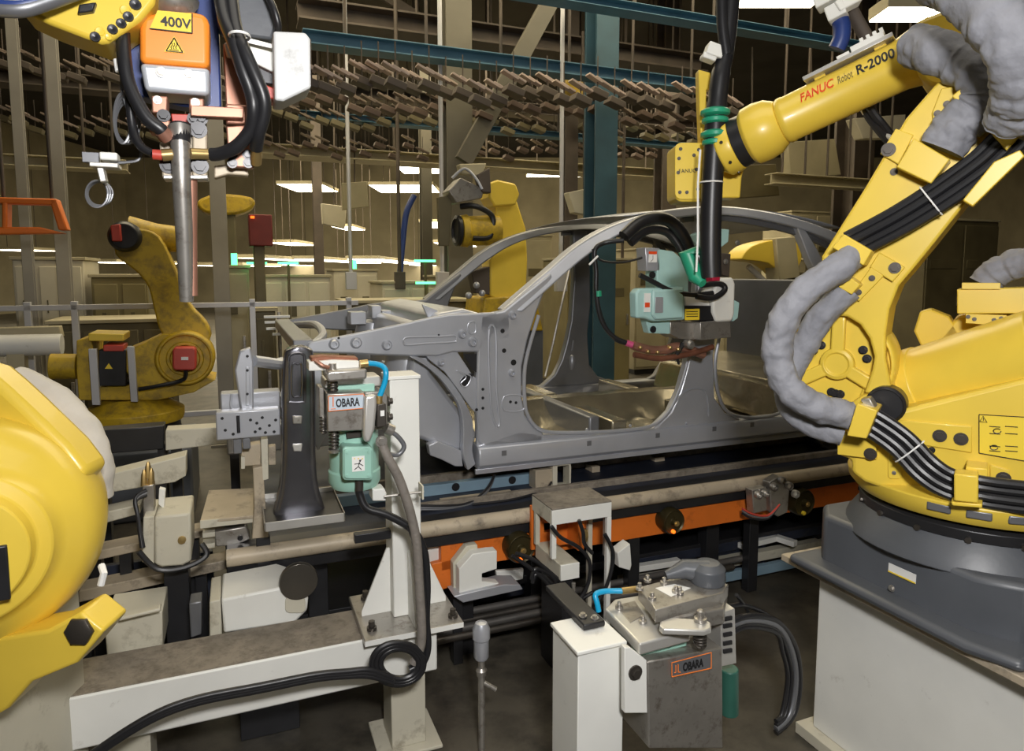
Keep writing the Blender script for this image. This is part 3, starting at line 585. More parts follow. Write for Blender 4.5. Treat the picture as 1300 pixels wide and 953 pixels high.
# ---------------- spot welding gun held in the doorway by the robot wrist
gd = 2.74
g = thing('spot_welding_gun', 'mint green welding gun held by the robot wrist in the car doorway', 'welding gun', C.p(860, 400, gd))
def gp(px, d, t, nm, mt=mintb, bev=.004, par=None, seg=2, **k): return build(M().tr(C, px, d, t), nm, mt, par or g, bev, seg=seg, **k)
gp([(834, 316), (855, 319), (868, 330), (874, 346), (874, 372), (869, 380), (834, 372)], gd+.0, .1, 'servo_housing')
tb_ = gp([(812, 366), (869, 364), (870, 406), (830, 408), (818, 404), (808, 404), (807, 372)], gd-.06, .06, 'transformer_box', bev=.01, seg=3)
gp([(829, 368), (868, 366), (868, 404), (833, 406), (828, 400)], gd-.075, .02, 'box_cover', bev=.008, par=tb_)
build(M().fb(C, 832, 377, 842, 397, gd-.079, .004), 'rating_plate', galv, tb_, .001)
lw = build(M().fb(C, 818, 372, 826, 396, gd-.064, .004), 'warning_sticker', labw, tb_, 0)
build(M().fb(C, 819, 384, 825, 390, gd-.066, .003), 'sticker_print', inkr, lw, 0)
gp([(819, 314), (838, 315), (838, 344), (821, 344)], gd-.0, .08, 'grey_sensor_box', galv)
ws_ = build(M().fb(C, 824, 319, 834, 333, gd-.005, .004), 'warning_sticker', labw, g, 0, label='white sticker with a red band')
build(M().fb(C, 824, 319, 834, 322.5, gd-.007, .003), 'sticker_band', inkr, ws_, 0)
build(M().tube([C.p(829, 324, gd-.007), C.p(829, 329, gd-.007), C.p(826, 332, gd-.007)], .001, 4), 'sticker_figure', ink, ws_, 0)
gp([(819, 403), (851, 403), (851, 424), (824, 423)], gd+.0, .05, 'lower_lug')
bolts(g, [C.p(828, 349, gd-.0), C.p(829, 418, gd-.004)], -C.v, .011, .008, blackm)
gp([(851, 408), (889, 410), (889, 432), (862, 430), (851, 424)], gd-.0, .12, 'gun_block', steel, .003)
gp([(889, 409), (927, 405), (928, 428), (889, 432)], gd-.05, .16, 'gun_block', steel, .003)
gp([(913, 353), (931, 352), (934, 360), (933, 398), (930, 408), (910, 409), (905, 396), (905, 372)], gd-.06, .1, 'actuator_cap', white, .012, seg=3)
gp([(931, 380), (939, 384), (937, 404), (931, 408)], gd-.03, .06, 'cap_side', mintb, .004)
gp([(870, 371), (910, 371), (909, 389), (870, 388)], gd-.03, .06, 'cable_clamp', white, .003)
yb = gp([(869, 388), (909, 388), (909, 407), (869, 406)], gd-.045, .08, 'label_block', blackm, .002)
yl = build(M().fb(C, 870, 392, 888, 406, gd-.049, .004), 'yellow_sticker', laby, yb, 0)
for k in range(3): build(M().fb(C, 871.5, 395+k*3, 886, 396+k*3, gd-.050, .001), 'sticker_print', ink, yl, 0)
gp([(904, 346), (915, 345), (914, 358), (905, 360)], gd-.06, .05, 'red_connector', mk('magenta_plug', (.5, .02, .06), .4), .003)
gp([(873, 300), (905, 290), (926, 291), (925, 307), (908, 320), (890, 316)], gd+.1, .05, 'rear_bracket')
gp([(905, 320), (928, 322), (926, 352), (905, 345)], gd+.05, .05, 'rear_arm', brownb)
bolts(g, [C.p(921, 332, gd+.045), C.p(936, 308, gd+.06)], -C.v, .009, .01, steel)
# copper arm under the gun
m = M(); m.tube(sm([C.p(803, 438, gd+.02), C.p(825, 444, gd+.02), C.p(845, 444, gd+.02), C.p(862, 440, gd+.02), C.p(893, 450, gd+.02)], 4), .022, 10); build(m, 'copper_arm', copper, g, 0, label='reddish copper arm')
m = M(); m.tube(sm([C.p(805, 450, gd+.0), C.p(840, 455, gd), C.p(880, 448, gd), C.p(905, 440, gd)], 4), .014, 10); build(m, 'secondary_cable', rust, g, 0)
for x, y in ((812, 441), (822, 446), (834, 447), (850, 441), (860, 443)): build(M().lathe(C.p(x, y, gd-.0), -C.v, [(.009, -.01), (.009, .012), (.004, .016), (.0004, .016)], 10), 'clamp_screw', brass, g, 0)
build(M().lathe(C.p(874, 437, gd-.02), -C.v, [(.022, -.02), (.022, .02), (.014, .03), (.0004, .03)], 20), 'electrode_holder', steel, g, .001)
build(M().tube([C.p(867, 436, gd), C.p(858, 452, gd), C.p(862, 462, gd)], [.013, .011, .006], 10), 'electrode', blackm, g, 0)
# hoses
def gh(pts, r, nm='gun_hose', mt=black, n=5, **k): return build(M().tube(sm([C.p(*q) for q in pts], n), r, 12), nm, mt, g, 0, **k)
gh([(792, 300, gd), (815, 281, gd), (845, 278, gd), (865, 296, gd), (878, 325, gd), (884, 352, gd)], .03)
gh([(800, 308, gd+.05), (822, 292, gd+.05), (846, 294, gd+.04), (862, 312, gd+.02), (874, 340, gd)], .022)
gh([(812, 349, gd-.04), (830, 358, gd-.05), (852, 369, gd-.06), (880, 374, gd-.07), (905, 372, gd-.08)], .012)
gh([(884, 376, gd-.08), (905, 378, gd-.09), (920, 368, gd-.08), (914, 360, gd-.07), (890, 362, gd-.06)], .014)
gh([(792, 305, gd), (768, 308, gd+.05), (755, 318, gd+.05), (757, 345, gd+.05), (757, 370, gd+.05), (763, 405, gd+.05), (780, 428, gd+.04), (806, 438, gd+.02)], .011)
gh([(752, 316, gd+.05), (762, 330, gd+.05), (790, 333, gd+.05), (818, 326, gd+.03)], .005, mt=black)
gh([(806, 438, gd+.02), (782, 432, gd+.04), (768, 412, gd+.06), (760, 388, gd+.06)], .007)
build(M().cyl(C.p(759, 369, gd+.05), C.p(759.5, 376, gd+.05), .0165), 'green_band', green, g, 0)
build(M().cyl(C.p(795, 435, gd+.03), C.p(803, 438, gd+.02), .015), 'magenta_ferrule', mk('pink_ferrule', (.55, .08, .2), .4), g, 0)
build(M().tube([C.p(748, 336, gd+.03), C.p(759, 325, gd+.03)], .005, 8), 'cable_tie', labw, g, 0)
# ---- black pipe wrapped over the wrist, with the funnel sheets above
dp = 2.55
hp = thing('wrist_hose_bundle', 'vertical glossy black hose with green rings hanging in front of the robot wrist', 'hose', W.p(903, 340, dp))
build(M().tube(sm([W.p(903, 352, dp), W.p(902, 320, dp), W.p(903, 260, dp), W.p(906, 200, dp), W.p(909, 150, dp), W.p(914, 100, dp), W.p(922, 60, dp), W.p(930, -20, dp)], 5), [.038]*22+[.034]*5+[.03]*9, 24), 'black_hose', black, hp, 0)
for y, r in ((143, .052), (153, .047), (171, .052), (181, .047)): 
    c_ = W.p(908, y, dp); build(M().lathe(c_, (0, 0, 1), [(r-.012, -.014), (r, -.006), (r, .006), (r-.012, .014)], 32), 'green_ring', green, hp, .001)
build(M().tube([W.p(889, 190, dp-.05), W.p(886, 232, dp-.05), W.p(886, 300, dp-.05), W.p(884, 345, dp-.05)], .004, 8), 'white_wire', labw, hp, 0)
build(M().tube([W.p(903, 231.5, dp)+V((.04*math.cos(a), .04*math.sin(a), 0)) for a in [x*6.2832/20 for x in range(21)]], .003, 6), 'cable_tie', labw, hp, 0)
build(M().tube([W.p(888, 318, dp+.03), W.p(872, 322, dp+.05), W.p(884, 352, dp+.03), W.p(892, 360, dp)], [.02, .032, .03, .016], 14), 'green_boot', green, hp, 0)
m = M(); m.tube(sm([W.p(922, 70, dp-.02), W.p(917, 30, dp-.02), W.p(916, -20, dp-.02)], 4), .02, 12); build(m, 'second_hose', blackm, hp, 0)
m = M(); m.ob(W.p(906, 66, dp), .03, .03, .022, (1, 0, -.35), (0, 1, 0)); m.ob(W.p(899, 74, dp), .025, .025, .01, (1, 0, -.35), (0, 1, 0)); build(m, 'hose_coupling', white, hp, .004)
m = M(); m.tr(W, [(887, 88), (902, 92), (904, 112), (897, 114), (897, 180), (890, 182), (888, 130)], dp+.08, .05); build(m, 'hose_bracket', yel, hp, .004)
# ---------------- floor beam, white column and the upright welding gun
zb = .45
pA = G(589, 793, .462); 
def ud(px, py, z): q = G(px, py, z); return q.dot(C.u), q.dot(C.v)
u_pl0, d_pl0 = ud(463, 818, .462); u_pl1, _ = ud(589, 793, .462); _, d_pl1 = ud(546, 742, .462)
uend = C.uz(554, 800, d_pl0+.06)[0]
beam = thing('floor_beam', 'long white painted steel beam on short feet along the floor, carrying the white column', 'beam', C.w(u_pl0, d_pl0+.15, 0))
m = M(); m.rb(C, u_pl0-2.3, uend, d_pl0+.05, d_pl0+.27, .29, .45); build(m, 'beam_body', white, beam, .006)
build(M().rb(C, u_pl0-2.3, uend-.002, d_pl0+.056, d_pl0+.264, .4495, .452), 'dusty_top_face', dusty, beam, 0, label='dusty grey-brown upper face')
for uu in (u_pl0-1.9, u_pl0-.75, u_pl0+.1): m = M(); m.rb(C, uu, uu+.12, d_pl0+.09, d_pl0+.23, .012, .29); m.rb(C, uu-.05, uu+.17, d_pl0+.05, d_pl0+.27, 0, .012); build(m, 'foot', cream, beam, .003)
pil = thing('gun_stand', 'white box-section steel column with triangular gussets on a bolted baseplate', 'column', C.w((u_pl0+u_pl1)/2, d_pl0+.17, .452))
m = M(); m.rb(C, u_pl0, u_pl1, d_pl0, d_pl1, .4525, .472); bpl = build(m, 'baseplate', steel, pil, .003)
build(M().rb(C, u_pl0+.001, u_pl1-.001, d_pl0-.001, d_pl0, .4535, .4712), 'plate_edge', white, bpl, 0)
for x, y in ((472, 799), (575, 783), (549, 745), (464, 760)): build(M().hexb(G(x, y, .472), (0, 0, 1), .011, .03), 'anchor_bolt', boltm, pil, 0)
dc_ = d_pl0+.115
uc0 = C.uz(497, 620, dc_)[0]; uc1 = C.uz(534, 620, dc_)[0]; zt_ = C.uz(515, 481, dc_)[1]
m = M(); m.rb(C, uc0, uc1, dc_, dc_+.11, .472, zt_); build(m, 'column_tube', white, pil, .004)
build(M().rb(C, uc0-.006, uc1+.004, dc_-.006, dc_+.116, zt_, zt_+.012), 'cap_plate', white, pil, .002)
um_ = (uc0+uc1)/2
for a in ((uc0, -1), (uc1, 1)):
    m = M(); m.ext([C.w(a[0], dc_+.05, .472), C.w(a[0]+a[1]*.10, dc_+.05, .472), C.w(a[0]+a[1]*.10, dc_+.05, .49), C.w(a[0]+a[1]*.01, dc_+.05, .70), C.w(a[0], dc_+.05, .70)], C.v*.01); build(m, 'gusset', white, pil, .001)
m = M(); m.ext([C.w(um_, dc_, .472), C.w(um_, dc_-.1, .472), C.w(um_, dc_-.1, .485), C.w(um_, dc_-.01, .70), C.w(um_, dc_, .70)], C.u*.01); build(m, 'gusset', white, pil, .001)
# upright gun
g1 = thing('upright_welding_gun', 'mint motor welding gun with OBARA plate mounted upright beside the white column', 'welding gun', C.w(uc0-.1, dc_-.05, .9))
gd1 = dc_-.13
def q1(px, d, t, nm, mt=steel, bev=.003, par=None, seg=2, **k): return build(M().tr(C, px, d, t), nm, mt, par or g1, bev, seg=seg, **k)
mu, mz1 = C.uz(447, 495, gd1+.1); _, mz0 = C.uz(447, 617, gd1+.1); R_ = .078
mot = M().lathe(C.w(mu, gd1+.09, mz0), (0, 0, 1), [(.05, 0), (.072, .006), (.082, .025), (.082, .06), (.077, .065), (.077, (mz1-mz0)), (.06, mz1-mz0+.01)], 40)
mo = build(mot, 'motor', mint, g1, .001)
jb = build(M().tr(C, rounded(C, 435, 567, 474, 610, 5), gd1-.035, .07), 'junction_box', mint, g1, .006, seg=3)
build(M().tr(C, rounded(C, 437, 570, 472, 608, 4), gd1-.042, .01), 'box_lid', mint, jb, .003)
bolts(jb, [C.p(x, y, gd1-.042) for x, y in ((441, 574), (468, 573), (441, 604), (468, 603))], -C.v, .004, .005, mint, 'lid_screw')
st_ = build(M().fb(C, 447, 579, 463, 598, gd1-.0435, .002), 'warning_sticker', labw, jb, 0, label='white sticker with a black figure')
m = M(); 
def pl2(P, d, r): m.tube([C.p(x, y, d) for x, y in P], r, 5)
dd_ = gd1-.0445
pl2([(456, 587), (455, 592), (450, 596)], dd_, .0012); pl2([(455, 592), (459, 596)], dd_, .0012); pl2([(450, 589), (456, 588), (461, 591)], dd_, .0012); pl2([(459, 583), (455, 590)], dd_, .001); m.ball(C.p(457, 584.5, dd_), .003, 8)
build(m, 'sticker_figure', ink, st_, 0)
m = M(); [m.ob(C.p(x, 582, dd_), .0018, .0018, .0003, C.u, (0, 0, 1)) for x in (450, 455, 460)]; build(m, 'sticker_dots', laby, st_, 0)
build(M().cyl(C.p(456, 609, gd1-.0), C.p(456, 622, gd1-.0), .013), 'cable_gland', boltm, g1, .001)
build(M().fb(C, 440, 548, 459, 556, gd1+.005, .008), 'rating_plate', boltm, mo, .001)
blk = q1([(415, 500), (463, 498), (463, 546), (416, 548)], gd1-.04, .13, 'gun_block', steel, .003)
q1([(463, 498), (488, 497), (492, 502), (492, 545), (463, 546)], gd1-.0, .1, 'gun_body', steel, .003)
la = q1([(417, 503), (462, 500), (462, 518), (417, 522)], gd1-.044, .004, 'maker_label', labo, .0, blk)
m = M(); E = [(417, 503), (462, 500), (462, 518), (417, 522)]
for i in range(4): m.tube([C.p(*E[i], gd1-.0445), C.p(*E[(i+1) % 4], gd1-.0445)], .0012, 4)
build(m, 'label_border', inko, la, 0)
o_ = C.p(426.5, 516.6, gd1-.0448); txt('lettering', 'OBARA', o_, C.u, (0, 0, 1), .0345, ink, la, .0005, bold=.0011, fit=.07)
m = M(); m.tube([C.p(423, 504, gd1-.045), C.p(423, 516, gd1-.045)], .0016, 5); m.tube([C.p(420, 519, gd1-.045), C.p(426, 518.5, gd1-.045)], .0012, 5); build(m, 'label_mark', inko, la, 0)
q1([(463, 503), (478, 501), (479, 512), (476, 545), (470, 561), (463, 562), (461, 552)], gd1-.07, .03, 'side_lever', alu, .008, seg=3)
for y in (509, 529): build(M().hexb(C.p(492, y, gd1+.05), C.u, .011, .016), 'side_bolt', boltm, g1, .001)
q1([(479, 513), (490, 512), (491, 541), (478, 543)], gd1-.06, .05, 'air_valve', boltm, .003)
build(M().fb(C, 483, 521, 488, 528, gd1-.063, .004), 'valve_label', labw, g1, 0)
build(M().cyl(C.p(490, 543, gd1-.03), C.p(499, 547, gd1-.03), .018), 'valve_knob', steel, g1, .002)
# springs and guide rods
for (x, ya, yb_, r) in ((422.5, 483, 500, .014), (424, 547, 572, .014), (410, 529, 550, .009)):
    a, b = C.p(x, ya, gd1-.0), C.p(x, yb_, gd1-.0); build(M().cyl(a, b, r*.55), 'guide_rod', steel, g1, 0); build(M().spring(a, b, r, .0028, max(4, (yb_-ya)/4.2)), 'spring', boltm, g1, 0)
build(M().lathe(C.p(424, 575, gd1), (0, 0, 1), [(.012, 0), (.017, .003), (.017, .01), (.01, .014)], 20), 'spring_cup', steel, g1, 0)
q1([(414, 474), (419, 471), (466, 468), (466, 481), (430, 484), (418, 485), (414, 481)], gd1-.05, .09, 'rocker_bar', steel, .008, seg=3)
build(M().cyl(C.p(422, 461, gd1), C.p(422, 474, gd1), .012), 'pivot_pin', steel, g1, .002)
q1([(412, 482), (482, 477), (485, 482), (484, 490), (412, 493)], gd1+.04, .1, 'top_plate', alu, .004)
q1([(416, 490), (476, 487), (476, 500), (416, 501)], gd1+.03, .12, 'motor_collar', mint, .004)
q1([(392, 460), (422, 457), (456, 458), (456, 469), (392, 471)], gd1+.0, .08, 'guard_plate', white, .003)
build(M().tr(C, [(395, 454), (410, 452), (455, 454), (455, 461), (395, 460)], gd1+.02, .06), 'copper_shunt', rust, g1, .004)
build(M().tube(sm([C.p(400, 457, gd1-.01), C.p(410, 464, gd1-.02), C.p(417, 466, gd1-.01)], 4), .006, 8), 'copper_wire', copper, g1, 0)
q1([(405, 492), (411, 492), (412, 530), (406, 530)], gd1+.0, .08, 'side_bracket', steel, .002)
build(M().tube(sm([C.p(466, 461, gd1-.02), C.p(478, 462, gd1-.03), C.p(487, 466, gd1-.04), C.p(490, 474, gd1-.05), C.p(488, 487, gd1-.05), C.p(482, 503, gd1-.05)], 5), .0085, 12), 'blue_air_hose', cyan, g1, 0)
build(M().cyl(C.p(457, 462, gd1-.02), C.p(467, 461, gd1-.02), .012), 'hose_fitting', brass, g1, 0); build(M().cyl(C.p(482, 502, gd1-.05), C.p(481, 512, gd1-.05), .01), 'hose_fitting', brass, g1, 0)
q1([(473, 621), (488, 620), (491, 626), (490, 636), (473, 636)], gd1+.02, .06, 'limit_switch', white, .004)
build(M().tube([C.p(488, 630, gd1-.0), C.p(538, 624, gd1-.0)], .004, 8), 'switch_rod', steel, g1, 0); build(M().fb(C, 536, 617, 538, 634, gd1-.02, .05), 'rod_bracket', cream, g1, 0)
bolts(g1, [], C.v, .1, .1, steel)
# cables
cab = thing('gun_cable_loom', 'grey and black cables hanging down the white column and coiled in a loop', 'cable', C.w(uc1-.05, gd1, .3))
def cb(pts, r, mt=black, nm='cable', n=6): return build(M().tube(sm([C.p(*q) for q in pts], n), r, 12), nm, mt, cab, 0)
cb([(456, 620, gd1), (457, 628, gd1), (466, 645, gd1-.01), (493, 654, gd1-.02), (523, 672, gd1-.03), (538, 698, gd1-.03), (542, 740, gd1-.03), (541, 785, gd1-.04), (543, 820, gd1-.05), (537, 840, gd1-.05), (520, 850, gd1-.05)], .0125)
jm = mk('worn_grey_sleeve', (.19, .17, .15), .6, 0, .15, 20, bump=.3)
cb([(484, 562, gd1-.04), (492, 580, gd1-.05), (505, 604, gd1-.05), (514, 628, gd1-.05), (522, 655, gd1-.05), (529, 690, gd1-.05), (532, 740, gd1-.05), (535, 790, gd1-.06), (534, 820, gd1-.06), (524, 842, gd1-.06)], .015, jm, 'sleeved_cable')
cb([(490, 545, gd1-.03), (503, 552, gd1-.03), (513, 566, gd1-.03), (505, 577, gd1-.03), (490, 575, gd1-.04)], .0075, galvd, 'hose_loop')
cb([(519, 665, gd1-.04), (530, 700, gd1-.045), (538, 750, gd1-.045), (540, 800, gd1-.05), (530, 835, gd1-.06)], .009)
for r, dx in ((33, 0), (29, 1), (24, 2)):
    build(M().tube([C.p(x, y, gd1-.07) for x, y in oval(505+dx, 842, r, r*.8, 28)+[(505+dx+r, 842)]], .010, 10), 'cable_coil', black, cab, 0)
for k in range(3): cb([(500-k, 866-k*3, gd1-.08), (470, 858-k*4, gd1-.08), (440, 858-k*3, gd1-.08), (400, 862-k*3, gd1-.08), (330, 876-k*3, gd1-.08), (250, 892-k*3, gd1-.08), (190, 915-k*3, gd1-.09), (120, 960-k*3, gd1-.1), (60, 1010-k*3, gd1-.1)], .009)
build(M().hexb(C.p(484, 560, gd1-.05), -C.v, .012, .01), 'sleeve_clamp', steel, cab, 0)
# smoked steel column on its tray, left of the upright gun
td = gd1-.02
u0t, d0t = ud(337, 664, .78); u1t, _ = ud(437, 652, .78); _, d1t = ud(425, 620, .78)
tray = thing('drip_tray', 'bright-edged dark steel tray fixed to the left of the white column', 'tray', C.w((u0t+u1t)/2, d0t+.1, .75))
tx1 = u1t
m = M(); m.rb(C, u0t, tx1, d0t, d0t+.3, .762, .772); build(m, 'tray_floor', blackm, tray, .001)
m = M(); m.rb(C, u0t, tx1, d0t-.004, d0t, .75, .782); build(m, 'front_rim', alu, tray, .001); build(M().rb(C, u0t, tx1, d0t+.3, d0t+.304, .762, .79), 'rear_rim', alu, tray, .001)
build(M().rb(C, tx1, tx1+.004, d0t, d0t+.3, .75, .782), 'side_rim', steel, tray, .001); build(M().rb(C, u0t-.004, u0t, d0t, d0t+.3, .75, .782), 'side_rim', steel, tray, .001)
build(M().rb(C, tx1+.004, uc0, dc_+.02, dc_+.05, .745, .775), 'support_arm', blackm, tray, .002)
arm_ = thing('smoked_steel_arm', 'upright dark polished steel welding arm with pressed oblong recess standing on the tray', 'welding arm', C.p(380, 620, d0t+.12))
ad = d0t+.08; cx_ = 378
L_ = sm2([(372, 439), (363, 443), (360, 449), (358, 470), (357, 500), (357, 540), (357, 580), (354, 615), (346, 650)], 3); R2 = sm2([(386, 439), (395, 443), (397, 449), (399, 470), (400, 500), (400, 540), (400, 580), (403, 615), (412, 645)], 3)
m = M(); P = []; nseg = 24
for (lx, ly), (rx_, ry) in zip(L_, R2):
    a = C.p(lx, ly, ad+.05); b = C.p(rx_, ry, ad+.05); c_ = (a+b)/2; hw = (b-a).length/2
    for k in range(nseg):
        t = 2*math.pi*k/nseg; ce, se = math.cos(t), math.sin(t); e_ = .45; P.append(c_+C.u*hw*math.copysign(abs(ce)**e_, ce)+C.v*.045*math.copysign(abs(se)**e_, se))
N_ = len(L_); m.add(P, [(i*nseg+k, (i+1)*nseg+k, (i+1)*nseg+(k+1) % nseg, i*nseg+(k+1) % nseg) for i in range(N_-1) for k in range(nseg)]+[list(range(nseg)), [(N_-1)*nseg+k for k in range(nseg-1, -1, -1)]])
sa = build(m, 'arm_body', chrome, arm_, .003)
f_ = lambda x, y: C.p(x, y, ad+.004)
build(M().tube([C.p(x, y, ad+.003) for x, y in sm2([(366, 458), (370, 450), (378, 448), (385, 450), (387, 458), (387, 505), (384, 510), (369, 510), (366, 505)], 3, True)]+[C.p(366, 458, ad+.003)], .005, 8), 'pressed_rim', chrome, sa, 0)
build(M().tube([C.p(x, y, ad+.003) for x, y in sm2([(371, 464), (378, 462), (383, 464), (383, 500), (378, 503), (371, 500)], 3, True)]+[C.p(371, 464, ad+.003)], .004, 8), 'pressed_rim', chrome, sa, 0)
build(M().tr(C, [(371, 528), (384, 528), (383, 538), (372, 538)], ad-.002, .01), 'cast_boss', steel, sa, .003)
build(M().tr(C, [(371, 564), (384, 563), (383, 573), (373, 573)], ad-.003, .012), 'pale_tag', alu, sa, .003)
# ---------------- lower right gun on its white post
pz = .62
pu0, pd0 = ud(733, 828, pz); pu1, _ = ud(796, 813, pz); _, pd1 = ud(701, 789, pz)
post = thing('white_post', 'short white steel post with a flat lip, left of the lower welding gun', 'post', C.w((pu0+pu1)/2, (pd0+pd1)/2, 0))
m = M(); m.rb(C, pu0+.006, pu1-.006, pd0+.006, pd1-.006, .01, pz-.012); build(m, 'post_tube', white, post, .003)
build(M().rb(C, pu0, pu1, pd0, pd1, pz-.012, pz), 'top_plate', white, post, .003); build(M().rb(C, pu0-.06, pu1+.06, pd0-.05, pd1+.05, 0, .012), 'foot_plate', steel, post, .001)
g2 = thing('lying_welding_gun', 'low welding gun with cast plates and an OBARA plate beside the short white post', 'welding gun', C.w(pu1+.2, pd0, .45))
d2 = pd0-.02
def z2(px, z, h, nm, mt=steel, bev=.003, par=None, **k): return build(M().gz(px, z, h), nm, mt, par or g2, bev, **k)
# black strap bar lying from behind onto the post
bar = build(M().add([V(p) for p in (lambda a, b, w_: [a-w_, b-w_, b+w_, a+w_, a-w_+V((0, 0, .018)), b-w_+V((0, 0, .018)), b+w_+V((0, 0, .018)), a+w_+V((0, 0, .018))])(G(755, 798, pz+.004), G(705, 747, pz+.02), C.u*.035)], [(0, 3, 2, 1), (4, 5, 6, 7), (0, 1, 5, 4), (1, 2, 6, 5), (2, 3, 7, 6), (3, 0, 4, 7)]), 'strap_bar', blackm, None, .004)
tag(bar, 'dark steel strap bar lying across the top of the short white post', 'bar')
bolts(bar, [G(755, 785, pz+.022), G(740, 782, pz+.026)], (0, 0, 1), .008, .01, steel)
tu0 = pu1
build(M().tr(C, [(793, 822), (800, 822), (821, 838), (822, 905), (793, 905)], d2-.03, .02), 'flange_tab', white, g2, .002)
bolts(g2, [C.p(806, 853, d2-.03)], -C.v, .014, .014, boltm)
gb = build(M().tr(C, [(822, 840), (917, 822), (918, 950), (824, 950)], d2-.03, .2), 'gun_body', steel, g2, .004)
la = build(M().tr(C, [(853, 841), (903, 828), (903, 848), (853, 859)], d2-.036, .008), 'maker_label', galvd, gb, .001, label='dark maker plate with an orange frame')
E = [(853, 841), (903, 828), (903, 848), (853, 859)]; m = M()
for i in range(4): m.tube([C.p(*E[i], d2-.0365), C.p(*E[(i+1) % 4], d2-.0365)], .0015, 5)
m.tube([C.p(858, 844, d2-.037), C.p(858, 853, d2-.037), C.p(856, 854, d2-.037)], .0015, 5); m.tube([C.p(861, 843, d2-.037), C.p(861, 853, d2-.037), C.p(864, 853, d2-.037)], .0015, 5); build(m, 'label_frame', inko, la, 0)
txt('lettering', 'OBARA', C.p(867, 852, d2-.037), C.u, (0, 0, 1), .034, ink, la, .0006, bold=.0012, fit=.07)
# stacked plates, traced on their own levels
z2([(800, 806), (872, 790), (872, 808), (806, 824)], .60, .03, 'mint_block', mint, .004)
z2([(768, 772), (780, 760), (830, 752), (880, 768), (876, 800), (812, 817), (796, 800)], .635, .035, 'cast_base_plate', alu, .006, seg=3)
z2([(782, 768), (806, 762), (818, 780), (800, 790)], .637, .004, 'oval_plate', steel, .001)
z2([(810, 745), (872, 729), (925, 741), (918, 752), (832, 774), (826, 764)], .70, .04, 'upper_plate', steel, .003)
z2([(832, 770), (924, 748), (920, 772), (840, 786)], .665, .05, 'middle_block', steel, .006)
sh = z2([(832, 746), (856, 741), (877, 746), (852, 757)], .7012, .001, 'paper_tag', labw, 0)
gl = G(838, 797, .66); lever = build(M().gz([(838, 788), (852, 783), (896, 786), (903, 790), (903, 797), (894, 800), (842, 798), (837, 794)], .672, .018), 'lever_bar', alu, g2, .005, seg=3)
sp = G(889, 797, .654); build(M().cyl(sp, sp-V((0, 0, .055)), .009), 'guide_rod', steel, g2, 0); build(M().spring(sp, sp-V((0, 0, .05)), .0165, .003, 6), 'spring', boltm, g2, 0)
build(M().lathe(G(889, 788, .673), (0, 0, 1), [(.018, 0), (.018, .01), (.011, .012), (.011, .03), (.006, .034)], 20), 'lever_nut', steel, g2, 0)
for x, y, z in ((816, 790, .636), (786, 772, .636), (822, 738, .70), (843, 741, .70), (858, 752, .701), (863, 753, .701), (828, 760, .70), (812, 748, .70)):
    build(M().lathe(G(x, y, z), (0, 0, 1), [(.012, 0), (.012, .008), (.006, .009), (.006, .02), (.003, .022)], 12), 'stud', steel, g2, 0)
# round dark cap at the back
m = M(); cc = G(898, 738, .70); m.lathe(cc, (0, 0, 1), [(.052, 0), (.055, .01), (.053, .045), (.035, .062), (.001, .066)], 32); build(m, 'end_cap', darkgrey, g2, .002, label='dark grey rounded cap')
m = M(); m.tube([cc+V((0, 0, .03)), G(868, 722, .735), G(845, 730, .72)], [.04, .03, .012], 14); build(m, 'cap_sleeve', darkgrey, g2, 0)
build(M().tube(sm([G(790, 750, .68), G(776, 750, .68), G(764, 751, .68), G(756, 755, .675), G(758, 765, .655), G(760, 776, .63)], 5), .0085, 12), 'blue_air_hose', cyan, g2, 0)
build(M().cyl(G(789, 750, .68), G(812, 747, .68), .01), 'hose_fitting', brass, g2, 0)
# connector stack
cs = build(M().tr(C, [(915, 778), (933, 772), (935, 842), (916, 846)], d2+.02, .12), 'connector_stack', alu, g2, .002)
for y in (784, 793, 804, 815, 825): build(M().tr(C, [(919, y), (930, y-2), (930, y+3), (919, y+5)], d2+.015, .008), 'connector_slot', blackm, cs, .001)
build(M().cyl(C.p(926, 848, d2+.08), C.p(926, 905, d2+.08), .028), 'connector_base', mk('dark_green_can', (.03, .12, .09), .4), g2, .003)
# loops of black hose
lp = thing('floor_hose_loops', 'black hoses looping off the right side of the lower welding gun', 'hose', G(985, 870, 0))
def lh(pts, r, mt=black): return build(M().tube(sm([C.p(*q) for q in pts], 6), r, 12), 'hose', mt, lp, 0)
for k in range(4):
    o_ = k*5
    lh([(925, 790+o_, d2+.1), (950, 782+o_*.9, d2+.1), (985, 788+o_, d2+.12), (1008-o_, 818+o_*.5, d2+.14), (1015-o_, 860, d2+.16), (1008-o_, 905, d2+.15), (985, 930-o_, d2+.14)], .011 if k < 2 else .008, galvd if k == 1 else black)
lh([(925, 770, d2+.1), (945, 768, d2+.12), (970, 778, d2+.14), (990, 795, d2+.16), (1000, 815, d2+.18)], .008); lh([(935, 755, d2+.1), (945, 768, d2+.12), (955, 785, d2+.14), (975, 800, d2+.16)], .006)
